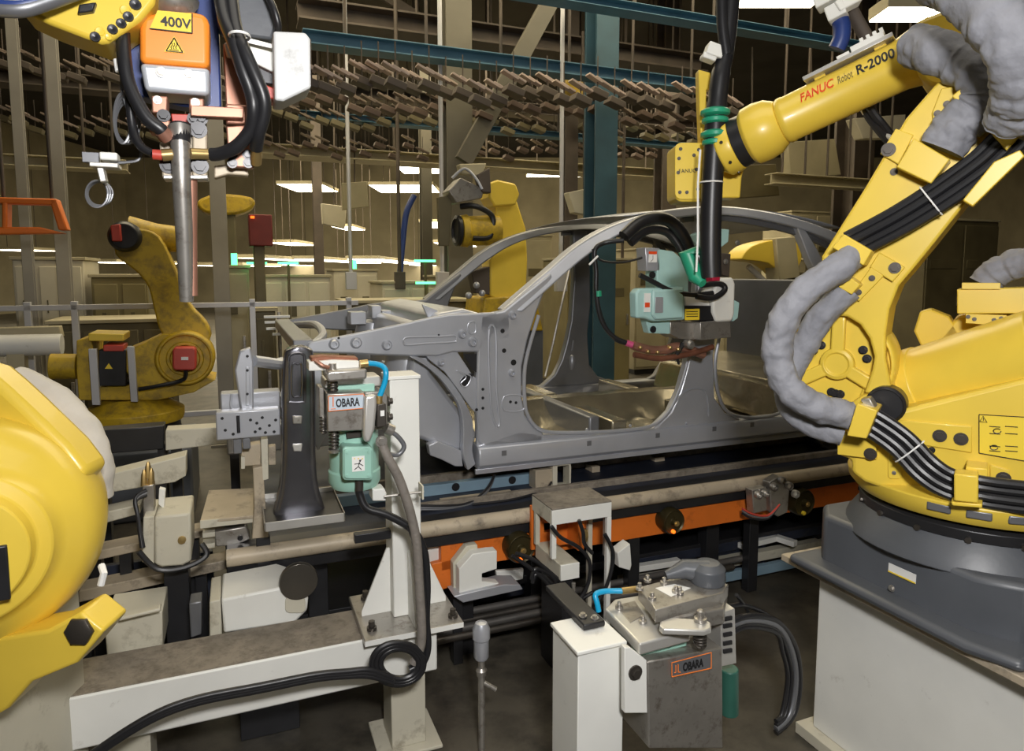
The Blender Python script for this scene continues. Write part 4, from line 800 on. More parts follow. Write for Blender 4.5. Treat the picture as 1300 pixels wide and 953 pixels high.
# ---------------- transfer line under the car
rz = .50
def zat(px, py, d): return C.uz(px, py, d)[1]
rd = 2.62
def box(nm, lab, cat, px, d, mt=cream, bev=.003, grp=None):
    """px = x0,y0,x1,y1 front face; d = (front, thickness)"""
    o = build(M().fb(C, *px, d[0], d[1]), nm, mt, None, bev); tag(o, lab, cat, grp); return o
line = thing('transfer_line', 'long tan-railed transfer conveyor running under the car body', 'conveyor', C.w(0, rd+.8, 0))
zr1 = zat(600, 658, rd); zr0 = zat(600, 677, rd); ul = C.uz(287, 710, rd)[0]; ur = 5.2
rr = (zr1-zr0)/2
m = M(); m.tube([C.w(ul, rd+rr, zr0+rr), C.w(ur, rd+rr, zr0+rr)], rr, 20); build(m, 'rail_tube', tan, line, .002)
m = M(); m.rb(C, ul, ur, rd+rr*1.2, rd+rr*1.2+.1, zr0-.05, zr1-.01); build(m, 'rail_web', blackm, line, .003)
m = M(); m.rb(C, ul+.15, ur, rd+rr*2+.05, rd+1.7, zr1-.05, zr1-.02); build(m, 'deck_plate', navy, line, .002)
m = M(); m.rb(C, ul+.6, ur, rd+.22, rd+.25, zr1-.02, zr1+.01); build(m, 'deck_rib', dusty, line, .002)
m = M(); m.rb(C, ul+.3, ur, rd+.55, rd+.58, zr1-.02, zr1+.03); build(m, 'deck_rib', dusty, line, .002)
uL_, _ = C.uz(415, 640, rd+.45); uR_, _ = C.uz(690, 615, rd+.45)
ch = build(M().rb(C, uL_, uR_, rd+.4, rd+.44, zr1-.02, zr1+.03), 'cable_channel', lblue, line, .002, label='light blue channel with two bolts')
bolts(ch, [C.w(uL_+(uR_-uL_)*t, rd+.399, zr1+.01) for t in (.55, .82, .93)], -C.v, .013, .006, blackm)
m = M(); m.rb(C, ul+.9, ur, rd+1.72, rd+1.8, .2, zr1+.06); build(m, 'far_rail', tan, line, .003)
m = M(); m.rb(C, ul+.05, ur, rd+.25, rd+1.6, .18, .22); build(m, 'lower_frame', blackm, line, .002)
for k in range(6):
    m = M(); m.rb(C, ul+.3+k*1.0, ul+.38+k*1.0, rd+.2, rd+.28, 0, zr0-.04); build(m, 'leg', blackm, line, .003); m = M(); m.rb(C, ul+.3+k*1.0, ul+.38+k*1.0, rd+1.5, rd+1.58, 0, zr1-.05); build(m, 'leg', blackm, line, .003)
# blocks standing on the deck
for i, (x0, y0, x1, y1, dd, mt, lab) in enumerate([
    (680, 596, 702, 622, .3, tan, 'perforated tan spacer block left of the open steel bracket'), (752, 592, 762, 612, .45, tan, 'small tan upright beside the open steel bracket'),
    (832, 580, 844, 596, .5, tan, 'short tan pillar block under the sill'), (765, 596, 792, 608, .62, cream, 'flat cream pad on the conveyor deck'),
    (806, 588, 826, 594, .6, tan, 'low tan pad beside the short pillar'), (868, 603, 888, 608, .3, cream, 'low cream bar on the deck near the pulleys'), (1000, 575, 1018, 590, .5, tan, 'tan block on the deck at the rear of the car')]):
    box('fixture_block', lab, 'block', (x0, y0, x1, y1), (rd+dd, .08), mt, .003, 'fixture blocks on the conveyor deck')
fk = thing('open_steel_bracket', 'square open cream bracket standing on the conveyor deck', 'bracket', C.p(714, 618, rd+.3))
a, b = C.uz(702, 590, rd+.29), C.uz(725, 619, rd+.29)
for r_ in ((a[0], b[0], a[1]-.01, a[1]), (a[0], b[0], b[1], b[1]+.01), (a[0], a[0]+.025, b[1], a[1]), (b[0]-.01, b[0], b[1], a[1])): build(M().rb(C, r_[0], r_[1], rd+.29, rd+.36, r_[2], r_[3]), 'bracket_side', cream, fk, .002)
for k, (x0, x1, y, dd) in enumerate(((770, 880, 618, .28), (560, 650, 632, .26), (880, 1010, 585, .55))):
    box('deck_strip', ['long tan strip on the deck before the pulleys', 'tan strip on the deck behind the white column', 'tan strip below the rear doorway'][k], 'strip', (x0, y-3, x1, y+3), (rd+dd, .03), tan, .002)
dh = thing('deck_hoses', 'thin grey hoses curving over the deck below the car sill', 'hose', C.p(600, 640, rd+.2))
for k in range(3): build(M().tube(sm([C.p(500, 640+k*3, rd+.2), C.p(560, 642+k*2, rd+.2), C.p(595, 638+k, rd+.22), C.p(618, 620+k*2, rd+.25), C.p(628, 603, rd+.3)], 6), .006, 8), 'hose', galvd if k else black, dh, 0)
build(M().tube(sm([C.p(600, 640, rd+.2), C.p(650, 634, rd+.2), C.p(690, 622, rd+.24), C.p(700, 612, rd+.3)], 6), .006, 8), 'hose', black, dh, 0)
# orange drive beam with pulleys
od = rd+.06
ob_ = thing('orange_drive_rail', 'long orange drive beam below the tan rail', 'beam', C.w(1.2, od, 0))
zo1 = zat(850, 646, od); zo0 = zat(850, 676, od)
m = M(); m.rb(C, C.uz(560, 700, od)[0], 3.6, od, od+.06, zo0, zo1); build(m, 'beam_body', orange, ob_, .003)
for k, uu in enumerate((C.uz(585, 720, od)[0], C.uz(800, 700, od)[0], 2.4)): build(M().rb(C, uu, uu+.06, od+.01, od+.06, 0, zo0), 'beam_leg', blackm, ob_, .003)
m = M(); m.tr(C, [(548, 716), (580, 708), (578, 744), (548, 752)], od, .03); build(m, 'orange_gusset', orange, ob_, .003)
for (x, y, r, lab) in ((853, 661, 17, 'brown round pulley with an orange dot in the middle of the orange beam'), (1018, 637, 18, 'brown round pulley at the right end of the orange beam'), (660, 695, 20, 'brown round pulley with an orange dot left of the junction table')):
    q = C.p(x, y, od-.05); R = r*q.y/880
    t = thing('drive_pulley', lab, 'pulley', q, 'pulleys on the orange beam')
    pm = mk('pulley_brown', (.05, .04, .015), .4, .5, .2, 8) if 'pulley_brown' not in bpy.data.materials else bpy.data.materials['pulley_brown']
    build(M().lathe(q+C.v*.05, -C.v, [(R, -.0), (R, .06), (R*.92, .072), (R*.8, .066), (R*.3, .066), (R*.25, .09), (.0005, .09)], 36), 'pulley_wheel', pm, t, .001)
    build(M().lathe(q+C.v*.05-C.u*R*.1-V((0, 0, R*.72)), -C.v, [(R*.16, .06), (R*.14, .078), (.0004, .08)], 12), 'index_dot', lampr if x != 1018 else laby, t, 0)
    build(M().hexb(q-C.v*.038, -C.v, .009, .01), 'hub_bolt', brass, t, 0)
# junction table
jt0 = G(701, 646, .71); ju, jd = jt0.dot(C.u), jt0.dot(C.v); ju1 = ud(778, 636, .71)[0]; jd1 = ud(668, 631, .71)[1]
jt = thing('junction_table', 'small white table box with a dusty top in front of the conveyor rail', 'table', C.w(ju+.1, jd+.1, 0))
zf = zat(701, 667, jd)
m = M(); m.rb(C, ju, ju1, jd, jd+.2, .703, .71); build(m, 'table_top', dusty, jt, .002)
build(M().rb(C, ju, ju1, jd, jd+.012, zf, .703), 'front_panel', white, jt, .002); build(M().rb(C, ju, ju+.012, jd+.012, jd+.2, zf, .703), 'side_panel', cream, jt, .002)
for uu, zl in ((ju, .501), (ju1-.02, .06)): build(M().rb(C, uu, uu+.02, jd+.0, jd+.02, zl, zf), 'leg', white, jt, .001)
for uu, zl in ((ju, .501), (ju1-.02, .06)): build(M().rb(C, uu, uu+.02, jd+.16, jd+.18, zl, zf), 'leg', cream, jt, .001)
build(M().rb(C, ju1-.05, ju1+.02, jd-.02, jd+.2, .0, .06), 'table_foot', navy, jt, .002)
build(M().rb(C, ju1-.0, ju1+.025, jd+.05, jd+.07, .45, .66), 'side_fin', alu, jt, .001)
mach_ = thing('orange_bracket', 'orange machined bracket under the small white table', 'bracket', C.w(ju+.15, jd+.12, .4))
m = M(); m.ring([C.w(ju+.0, jd+.205, .46), C.w(ju1+.02, jd+.205, .46), C.w(ju1+.02, jd+.205, .655), C.w(ju+.0, jd+.205, .655)], [C.w(ju+.06, jd+.205, .53), C.w(ju+.10, jd+.205, .53), C.w(ju+.10, jd+.205, .57), C.w(ju+.06, jd+.205, .57)], C.v*.02); build(m, 'bracket_face', orange, mach_, .003)
build(M().rb(C, ju+.17, ju+.2, jd+.1, jd+.204, .47, .65), 'bracket_rib', orange, mach_, .003)
build(M().lathe(C.w(ju+.24, jd+.2, .50), -C.v, [(.03, 0), (.03, .03), (.012, .04), (.0005, .04)], 20), 'bracket_hub', brass, mach_, .001)
# cross box beam, pointing at the camera
cb0 = G(711, 717, .50); cu0, cd0 = cb0.dot(C.u), cb0.dot(C.v); cu1 = ud(732, 712, .50)[0]
cbm = thing('box_support', 'grey box beam end pointing forward under the small white table', 'beam', C.w(cu0, cd0, .2))
build(M().rb(C, cu0, cu1+.005, cd0, cd0+.24, zat(720, 735, cd0), .50), 'beam_body', cream, cbm, .003); build(M().rb(C, cu0-.0, cu1+.005, cd0-.008, cd0, zat(720, 735, cd0), .50), 'end_plate', white, cbm, .002)
build(M().rb(C, cu0+.02, cu1-.01, cd0+.02, cd0+.22, .0, zat(720, 735, cd0)), 'beam_stand', blackm, cbm, .002)
build(M().cyl(C.w(cu0+.05, cd0-.02, zat(720, 735, cd0)-.01), C.w(cu0+.05, cd0-.02, zat(720, 748, cd0)), .008), 'drain_valve', steel, cbm, 0)
# hoses hanging round the table
th = thing('table_hoses', 'black hoses hanging in loops below the small white table', 'hose', C.w(ju, jd-.05, .2))
for pts in ([(700, 668), (712, 682), (735, 695), (748, 712), (748, 735), (740, 755), (728, 768)], [(768, 678), (778, 700), (776, 725), (768, 748), (758, 765)], [(735, 660), (740, 675), (742, 690), (752, 702)], [(675, 735), (680, 722), (700, 730), (712, 750), (730, 762), (752, 752)], [(676, 740), (682, 728), (700, 740), (716, 760)], [(650, 705), (672, 720), (690, 735), (702, 750)], [(655, 702), (680, 712), (705, 732), (722, 748)]):
    build(M().tube(sm([C.p(x, y, jd-.04) for x, y in pts], 6), .008, 10), 'hose', black, th, 0)
# white machined bracket and panel to the left
wd = od-.1
build_w = thing('white_machined_bracket', 'white angular machined bracket in front of the orange beam', 'bracket', C.p(600, 750, wd))
build(M().tr(C, [(583, 722), (600, 703), (620, 700), (631, 699), (631, 722), (612, 728), (612, 738), (638, 741), (600, 756), (583, 758)], wd, .05), 'bracket_plate', white, build_w, .003)
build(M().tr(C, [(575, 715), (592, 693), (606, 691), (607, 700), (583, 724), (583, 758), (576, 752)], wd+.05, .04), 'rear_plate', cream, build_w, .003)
build(M().tr(C, [(576, 757), (640, 742), (660, 742), (664, 748), (588, 765)], wd-.02, .1), 'bracket_foot', galv, build_w, .003)
build(M().rb(C, C.uz(580, 760, wd)[0], C.uz(592, 760, wd)[0], wd+.05, wd+.1, 0, zat(600, 762, wd)), 'bracket_stand', blackm, build_w, .002)
wp = build(M().tr(C, [(536, 692), (592, 685), (588, 712), (576, 720), (572, 728), (536, 733)], wd+.14, .02), 'splash_guard', white, None, .003); tag(wp, 'flat white guard panel behind the white column', 'panel')
wp = build(M().tr(C, [(630, 725), (665, 722), (664, 735), (632, 742)], wd+.1, .02), 'splash_guard', white, None, .003); tag(wp, 'small white panel below the left brown pulley', 'panel')
wp = build(M().tr(C, [(784, 702), (800, 690), (802, 717), (800, 724), (786, 720)], wd-.1, .06), 'end_bracket', white, None, .003); wp.name = 'white_stop'; tag(wp, 'white bracket end just right of the small white table leg', 'bracket')
steelp = mk('dull_pipe', (.16, .15, .14), .4, .5, .2, 8)
# long low pipes along the floor
for k, (y, z) in enumerate(((771, .16), (781, .15), (790, .14), (800, .13))):
    q = G(620, y, z); a = q-C.u*.25; b = q+C.u*(1.45-.12*k)
    m = M(); m.tube([a, b], .016, 12); pt = build(m, 'floor_pipe', [steelp, boltm, steelp, boltm][k], None, 0); tag(pt, ['dark floor pipe nearest the conveyor', 'brown-grey floor pipe, second from the conveyor', 'dark floor pipe, third from the conveyor', 'brown-grey floor pipe, farthest from the conveyor'][k], 'pipe', 'pipes along the floor')
    pt['group'] = 'pipes along the floor'
for k, (x0, y0, x1, y1, z, wdt, mt) in enumerate(((790, 735, 1060, 690, .12, .05, cream), (795, 712, 1060, 668, .2, .05, navy), (800, 752, 1060, 706, .1, .03, lblue), (610, 752, 700, 742, .12, .3, navy), (790, 700, 1060, 655, .2, .02, white))):
    a, b = G(x0, y0, z), G(x1, y1, z); uu0, dd0 = a.dot(C.u), a.dot(C.v); uu1 = b.dot(C.u)
    t_ = build(M().rb(C, uu0, uu1, dd0, dd0+wdt, z-.05, z), 'floor_channel', mt, None, .002)
    tag(t_, ['cream floor channel right of the table, near the camera', 'dark blue floor channel below the orange beam', 'pale blue floor channel closest to the lower gun', 'dark floor plate under the white machined bracket', 'thin white floor strip directly under the orange beam'][k], 'channel', 'floor channels beside the conveyor')
    for uu in (uu0+.03, uu1-.08): build(M().rb(C, uu, uu+.05, dd0+.005, dd0+wdt-.005, 0, z-.05), 'channel_foot', blackm, t_, 0)
# white L-frame with tubes right of the table
lf = thing('floor_frame', 'low white open frame on the floor below the orange beam', 'frame', G(850, 720, .1))
a = G(810, 712, .22); b = G(870, 700, .22)
for (p, q) in (((800, 700), (846, 690)), ((846, 690), (862, 700)), ((800, 722), (862, 712)), ((940, 693), (985, 682)), ((985, 682), (1010, 690))): 
    build(M().ob((G(*p, .18)+G(*q, .18))/2, (G(*p, .18)-G(*q, .18)).length/2, .015, .02, G(*q, .18)-G(*p, .18), (0, 0, 1)), 'frame_bar', white, lf, .002)
build(M().rb(C, a.dot(C.u), a.dot(C.u)+.9, a.dot(C.v)+.1, a.dot(C.v)+.16, 0, .16), 'frame_base', navy, lf, .002)
# valve cluster on the orange beam
vc = thing('valve_cluster', 'pale triangular valve cluster hanging before the right pulley', 'valve', C.p(985, 640, od-.1))
build(M().tr(C, [(977, 612), (990, 604), (1003, 612), (1000, 650), (988, 656), (979, 650)], od-.12, .05), 'cluster_plate', steel, vc, .004)
build(M().tr(C, [(955, 622), (973, 618), (974, 648), (957, 652)], od-.12, .05), 'side_valve', steel, vc, .004)
for x, y in ((991, 609), (981, 617), (1000, 616), (961, 627), (970, 625), (1008, 626)):
    build(M().lathe(C.p(x, y, od-.125), -C.v, [(.02, 0), (.02, .02), (.012, .026), (.011, .012), (.0005, .012)], 18), 'valve_port', steel if x < 1005 else alu, vc, 0)
for k in range(3): build(M().tube(sm([C.p(942, 645+k*3, od-.1), C.p(955, 652+k*3, od-.12), C.p(975, 654+k*2, od-.13), C.p(990, 640, od-.14)], 5), .005, 8), 'valve_hose', [red, galvd, black][k], vc, 0)
# air filter on the floor
af = thing('air_filter', 'grey air filter canister with a small valve on the floor, right of the white column', 'air filter', G(612, 850, 0))
q = C.p(611, 815, 2.1)
build(M().lathe(q-V((0, 0, .06)), (0, 0, 1), [(.02, 0), (.026, .01), (.026, .07), (.03, .075), (.03, .11), (.02, .13), (.001, .135)], 28), 'filter_bowl', galv, af, .001)
build(M().lathe(q-V((0, 0, .12)), (0, 0, 1), [(.016, 0), (.02, .02), (.012, .03), (.012, .06)], 20), 'drain_valve', steel, af, .001)
zq = (q-V((0, 0, .12))).z; build(M().cyl(q-V((0, 0, .12)), V((q.x, q.y, 0)), .012), 'filter_stand', steel, af, 0); build(M().cyl(q-V((0.0, 0, .14)), q-V((-.05, 0, .17)), .008), 'side_port', steel, af, 0)

for k, x in enumerate((640, 800, 930)):
    uu, _ = C.uz(x, 600, 3.4); build(M().rb(C, uu, uu+.09, 3.4, 3.5, zr1-.03, z_f-.004), 'car_rest', tan, line, .004)
# ---------------- gun hanging at the top left
hd = 1.70
hg = thing('hanging_welding_gun', 'hanging welding gun with orange 400V cover and copper arms at upper left', 'welding gun', C.p(225, 120, hd))
def h(px, d, t, nm, mt=steel, bev=.003, par=None, seg=2, **k): return build(M().tr(C, px, hd+d, t), nm, mt, par or hg, bev, seg=seg, **k)
h([(163, 20), (175, -30), (273, -30), (279, 60), (281, 138), (232, 135), (165, 120)], .1, .06, 'back_plate', blue, .004, label='deep blue back plate')
oc = h([(177, 36), (180, 20), (200, 15), (245, 14), (262, 18), (266, 30), (266, 86), (177, 79)], 0, .1, 'orange_cover', orangec, .012, seg=4, label='orange transformer cover')
h([(177, 79), (266, 86), (266, 121), (184, 115)], -.004, .11, 'silver_cover', silver, .01, seg=4, label='silver lower cover')
bolts(hg, [C.p(204.5, 91.5, hd-.006), C.p(239.5, 95, hd-.006)], -C.v, .0075, .005, steel, 'cover_screw')
lb = h([(200, 13), (244, 17), (244, 42), (190, 36)], -.0035, .004, 'voltage_label', laby, 0, oc)
m = M()
for a, b in (((244, 17), (244, 42)), ((244, 42), (190, 36))): m.tube([C.p(*a, hd-.004), C.p(*b, hd-.004)], .0014, 5)
build(m, 'label_border', ink, lb, 0)
txt('lettering', '400V', C.p(204, 32, hd-.0045), C.u, (0, 0, 1), .028, ink, lb, .0005, bold=.0006, fit=.06)
tri = [(221, 46), (234, 67.5), (208.5, 65.5)]; wl = h(tri, -.003, .004, 'heat_warning', laby, 0, oc)
m = M(); T3 = [(221, 48), (232, 66.5), (211, 64.5)]
for i in range(3): m.tube([C.p(*T3[i], hd-.0035), C.p(*T3[(i+1) % 3], hd-.0035)], .0012, 5)
for k in (-3, 0, 3): m.tube(sm([C.p(221+k, 54.5, hd-.0035), C.p(222+k, 57, hd-.0035), C.p(220+k, 59.5, hd-.0035), C.p(221+k, 62, hd-.0035)], 3), .0008, 5)
m.tube([C.p(215, 63, hd-.0035), C.p(227, 64, hd-.0035)], .0008, 5); build(m, 'warning_print', ink, wl, 0)
# copper terminals
h([(192, 121), (213, 122), (212, 144), (193, 143)], .0, .05, 'terminal', copper); h([(240, 124), (259, 125), (259, 146), (240, 145)], 0, .05, 'terminal', copper)
bolts(hg, [C.p(200, 127, hd), C.p(248, 130, hd), C.p(248, 137, hd)], -C.v, .006, .006, steel, 'terminal_bolt')
h([(242, 133), (310, 137), (309, 150), (242, 147)], -.03, .03, 'copper_bar', copper, .002)
h([(217, 144), (243, 145), (243, 158), (219, 157)], .03, .05, 'insulator', red, .002, label='dark red insulator')
h([(186, 152), (216, 152), (216, 178), (202, 178), (196, 168), (190, 168)], .0, .05, 'arm_clamp', copper)
h([(219, 158), (263, 160), (263, 226), (206, 226), (202, 180), (219, 178)], .0, .06, 'gun_block', tan, .004)
h([(244, 160), (263, 161), (263, 226), (244, 226)], -.02, .02, 'front_clamp', tan, .004)
bolts(hg, [C.p(252, 165, hd-.02), C.p(254, 211, hd-.02), C.p(214, 210, hd-.0)], -C.v, .012, .01, blackm)
bolts(hg, [C.p(246, 151, hd-.0), C.p(256, 151, hd-.0), C.p(208, 147, hd-.0)], -C.v, .009, .014, blackm)
h([(207, 222), (264, 222), (264, 227), (207, 227)], -.025, .06, 'lower_clip', alu, .002)
build(M().tube([C.p(228, 162, hd-.02), C.p(229, 180, hd-.03), C.p(231, 240, hd-.02), C.p(234, 300, hd), C.p(237, 382, hd+.02)], [.024, .02, .019, .018, .015], 20), 'electrode_arm', steel, hg, 0)
build(M().tube([C.p(242, 222, hd), C.p(243, 300, hd+.01), C.p(245, 375, hd+.02)], [.014, .012, .010], 16), 'electrode_arm', copper, hg, 0)
build(M().cyl(C.p(229, 158, hd-.02), C.p(229, 182, hd-.03), .021), 'electrode_sleeve', blackm, hg, .002)
h([(283, 55), (313, 70), (313, 140), (287, 136), (284, 70)], .04, .05, 'copper_plate', copper, .003); h([(284, 55), (310, 40), (318, 60), (300, 75), (288, 72)], .03, .05, 'alu_bracket', alu, .003)
h([(286, 131), (314, 133), (313, 158), (287, 157)], .0, .06, 'copper_yoke', copper, .004)
h([(287, 160), (322, 158), (322, 205), (322, 212), (291, 212)], .0, .05, 'copper_block', copper, .003)
h([(289, 190), (323, 190), (323, 213), (290, 212)], -.014, .02, 'copper_foot', copper, .003)
bolts(hg, [C.p(x, y, hd-.014) for x, y in ((295, 196), (314, 196), (295, 207), (315, 207))], -C.v, .0075, .007, blackm)
h([(272, 210), (290, 208), (314, 214), (316, 223), (290, 221), (272, 226)], .02, .04, 'lower_jaw', tan, .003)
sh_ = h([(347, 39), (388, 41), (394, 49), (395, 111), (360, 128), (349, 127)], -.06, .1, 'servo_cover', offw, .005, seg=3)
h([(304, 45), (347, 56), (347, 62), (304, 52)], 0, .03, 'wire_bracket', alu, .001); h([(309, 56), (347, 66), (348, 92), (328, 82), (312, 80)], -.0, .08, 'motor_flange', white, .003)
h([(320, 82), (349, 90), (349, 108), (322, 104)], .02, .06, 'motor_body', blackm, .003); h([(329, 104), (349, 112), (349, 126), (334, 124)], .0, .07, 'red_plug', red, .003)
h([(270, -30), (345, -30), (350, 34), (345, 50), (300, 44), (276, 30)], .06, .08, 'upper_housing', darkgrey, .006)
def hh(pts, r, nm='hose', mt=black, n=6): return build(M().tube(sm([C.p(x, y, hd+d) for x, y, d in pts], n), r, 14), nm, mt, hg, 0)
hh([(278, -20, -.02), (284, 20, -.06), (296, 52, -.09), (308, 88, -.1), (318, 115, -.1), (322, 138, -.1), (318, 165, -.08), (300, 186, -.06), (280, 195, -.04), (268, 196, -.03)], .0145)
hh([(292, -20, -.02), (298, 30, -.07), (308, 60, -.1), (322, 92, -.11), (334, 122, -.11), (335, 145, -.1), (328, 170, -.08), (325, 188, -.05)], .0145)
hh([(330, -20, .06), (345, 5, .02), (353, 30, .02), (352, 42, .04)], .008)
build(M().cyl(C.p(326, 182, hd-.06), C.p(325, 207, hd-.02), .012), 'brass_fitting', brass, hg, 0)
build(M().tube([C.p(304, 46, hd-.11)+C.u*.02*math.cos(a)+C.v*.03*math.sin(a) for a in [k*6.2832/16 for k in range(17)]], .003, 6), 'cable_tie', labw, hg, 0)
hh([(156, 40, 0), (158, 75, -.02), (165, 110, -.03), (185, 148, -.04), (205, 165, -.04), (210, 173, -.03)], .014); hh([(163, 100, 0), (168, 160, -.0), (178, 185, -.02), (194, 195, -.03)], .009)
build(M().cyl(C.p(205, 166, hd-.04), C.p(214, 176, hd-.03), .015), 'pink_ferrule', copper, hg, 0); build(M().cyl(C.p(194, 196, hd-.03), C.p(206, 197, hd-.03), .011), 'red_ferrule', red, hg, 0); build(M().cyl(C.p(206, 197, hd-.03), C.p(220, 196, hd-.03), .013), 'brass_fitting', brass, hg, 0); build(M().cyl(C.p(242, 195, hd-.04), C.p(268, 196, hd-.03), .012), 'brass_fitting', brass, hg, 0)
hh([(152, 60, 0), (150, 90, -.01), (147, 76, 0)], .005, 'tie_wire', labw)
# coil of thin grey cable
coil = thing('coiled_sensor_cable', 'coil of thin grey cable hanging left of the orange gun cover', 'cable', C.p(155, 150, hd+.05))
for k in range(4):
    build(M().tube([C.p(x, y, hd+.02+k*.008) for x, y in oval(156+k*2, 150+k*2, 11+k*1.5, 32-k*2, 26)]+[C.p(156+k*2+11+k*1.5, 150+k*2, hd+.02+k*.008)], .0032, 6), 'cable_loop', galvd, coil, 0)
build(M().tube(sm([C.p(158, 75, hd+.03), C.p(155, 118, hd+.03), C.p(175, 170, hd+.03), C.p(178, 200, hd+.03), C.p(160, 206, hd+.03), C.p(140, 206, hd+.03)], 5), .0032, 6), 'cable_run', galvd, coil, 0)
sn = thing('hanging_sensor_box', 'small white sensor box with a nozzle hanging left of the gun', 'sensor', C.p(128, 215, hd+.03))
build(M().fb(C, 126, 193, 149, 203, hd+.0, .04), 'sensor_body', white, sn, .003); build(M().fb(C, 113, 206, 150, 212, hd+.0, .05), 'sensor_plate', alu, sn, .002)
build(M().tr(C, [(122, 211), (131, 211), (135, 230), (127, 231)], hd+.01, .03), 'nozzle', alu, sn, .002); build(M().fb(C, 104, 193, 126, 206, hd+.03, .02), 'sensor_flap', galvd, sn, .001)
for k in range(3): build(M().tube([C.p(x, y, hd+.06+k*.01) for x, y in oval(123+k*2, 246, 14+k, 17-k, 22)]+[C.p(137+k*3, 246, hd+.06+k*.01)], .0025, 6), 'lead_loop', galvd, sn, 0)
# wrist of the robot carrying it
hw = thing('overhead_robot_wrist', 'yellow robot wrist plate with black bolts entering at the top left corner', 'robot', C.p(130, 20, hd+.0))
pw = build(M().tr(C, [(60, -20), (20, 10), (62, 30), (128, 55), (137, 54), (178, 26), (196, 4), (205, -40), (100, -60)], hd-.03, .13), 'wrist_plate', yel, hw, .01, seg=3)
for x, y, r in ((172, 6, 5.5), (163, 21.5, 5), (154, 30, 4.8), (143, 37.5, 4.8), (121, 47, 4.8)): build(M().lathe(C.p(x, y, hd-.03), -C.v, [(r*.0021, 0), (r*.002, .004), (r*.001, .004), (.0005, .002)], 14), 'bolt', blackm, pw, 0)
for x, y, r in ((159, 13, 5.5), (127, 40, 5), (138, 47, 3.5)): build(M().lathe(C.p(x, y, hd-.03), -C.v, [(r*.002, 0), (r*.0016, .002), (.0005, .001)], 14), 'dowel', yel, pw, 0)
build(M().tube(sm([C.p(196, -30, hd+.06), C.p(215, -8, hd+.05), C.p(225, 10, hd+.07)], 4), .05, 16), 'wrist_tube', steel, hw, 0)
for k in range(4): build(M().tube(sm([C.p(-40, 6-k*6, hd-.08), C.p(20, 12-k*5, hd-.09), C.p(60, 2-k*5, hd-.08), C.p(110, -16-k*4, hd-.06)], 5), .016, 12), 'blue_hose', [galvd, blue, galvd, black][k], hw, 0)
build(M().tr(C, [(100, 5), (122, 2), (118, 14), (98, 17)], hd-.045, .02), 'black_clip', blackm, hw, .003)
# ---------------- large yellow robot shoulder, bottom left
bl = thing('near_robot_shoulder', 'large round yellow robot shoulder close to the camera at lower left', 'robot', V((-1.0, 1.4, .2)))
dY = 1.45; cc = W.p(-46, 694, dY); axn = V((.5, -.85, .06)).normalized()
s0 = dY/880*.9
m = M(); m.lathe(cc, axn, [(182*s0, -.42), (184*s0, -.2), (182*s0, -.1), (170*s0, -.04), (150*s0, .0), (130*s0, .01), (118*s0, .03), (112*s0, .05), (92*s0, .055), (88*s0, .07), (86*s0, .09), (60*s0, .092), (.001, .092)], 80); sh2 = build(m, 'shoulder_drum', yel, bl, .004)
r0 = ray(-3, 728); P0_ = CAM+r0*(((cc+axn*.094)-CAM).dot(axn)/r0.dot(axn)); m = M(); m.ob(P0_, .02, .06, .006, (axn.cross(V((0, 0, 1)))), (0, 0, 1)); build(m, 'black_cap', blackm, sh2, .003)
m = M(); m.tr(W, [(-120, 440), (-20, 470), (4, 490), (28, 512), (84, 566), (110, 600), (60, 660), (-60, 660)], dY+.16, .1); build(m, 'upper_casting', yel, bl, .02, seg=3)
m = M(); m.tr(W, [(102, 777), (132, 801), (98, 842), (40, 866), (10, 900), (-60, 940), (-60, 820), (60, 800)], dY+.02, .1); lug = build(m, 'mounting_lug', yel, bl, .008, seg=3)
q = W.p(101, 801, dY+.018); build(M().lathe(q, (0, -1, .1), [(.033, -.02), (.033, .006), (.026, .01), (.0005, .01)], 6), 'lug_bolt', boltm, lug, .002)
build(M().tube([W.p(128, 742, dY+.06), W.p(132, 728, dY+.06), W.p(129, 718, dY+.08)], .008, 8), 'cable_stub', labw, bl, 0)
p_, rr_ = wr([W.p(18, 486, dY+.42), W.p(60, 506, dY+.42), W.p(96, 540, dY+.4), W.p(116, 580, dY+.38), W.p(118, 630, dY+.38)], .05, .03, 14); build(wtube(p_, rr_, 32, .08, 26), 'jacketed_hose', jacketw, bl, 0, ang=80, label='pale grey jacketed hose')
build(M().rb(W, cc.x-.4, cc.x-.05, dY+.1, dY+.45, 0, cc.z-.2), 'robot_stand', cream, bl, .005)
# ---------------- line-side boxes at the lower left
def B(nm, lab, cat, px, dd, t, mt=cream, bev=.004, **k): o = build(M().tr(C, px, dd, t), nm, mt, None, bev); tag(o, lab, cat, **k); return o
kd = 2.75
shf = thing('shelf_plate', 'tan shelf plate left of the smoked steel arm, above the control boxes', 'shelf', C.p(285, 660, 2.5))
z_s = .74
q = [(265, 622), (322, 619), (322, 654), (254, 661)]; build(M().gz(q, z_s, .012), 'plate', tan, shf, .002); build(M().tr(C, [(254, 661), (322, 654), (322, 663), (254, 671)], ud(254, 661, z_s)[1]-.004, .006), 'front_edge', cream, shf, .001)
e_ = ud(254, 661, z_s); build(M().rb(C, e_[0]+.08, e_[0]+.12, e_[1]+.08, e_[1]+.12, 0, z_s-.012), 'shelf_leg', blackm, shf, .002)
ps = thing('clamp_post', 'tan clamp post with steel blocks right of the shelf plate', 'post', C.p(330, 690, 2.4))
pd_ = e_[1]+.0
build(M().tr(C, [(321, 594), (334, 592), (337, 640), (341, 682), (320, 684), (323, 640)], pd_-.05, .05), 'post_plate', tan, ps, .003)
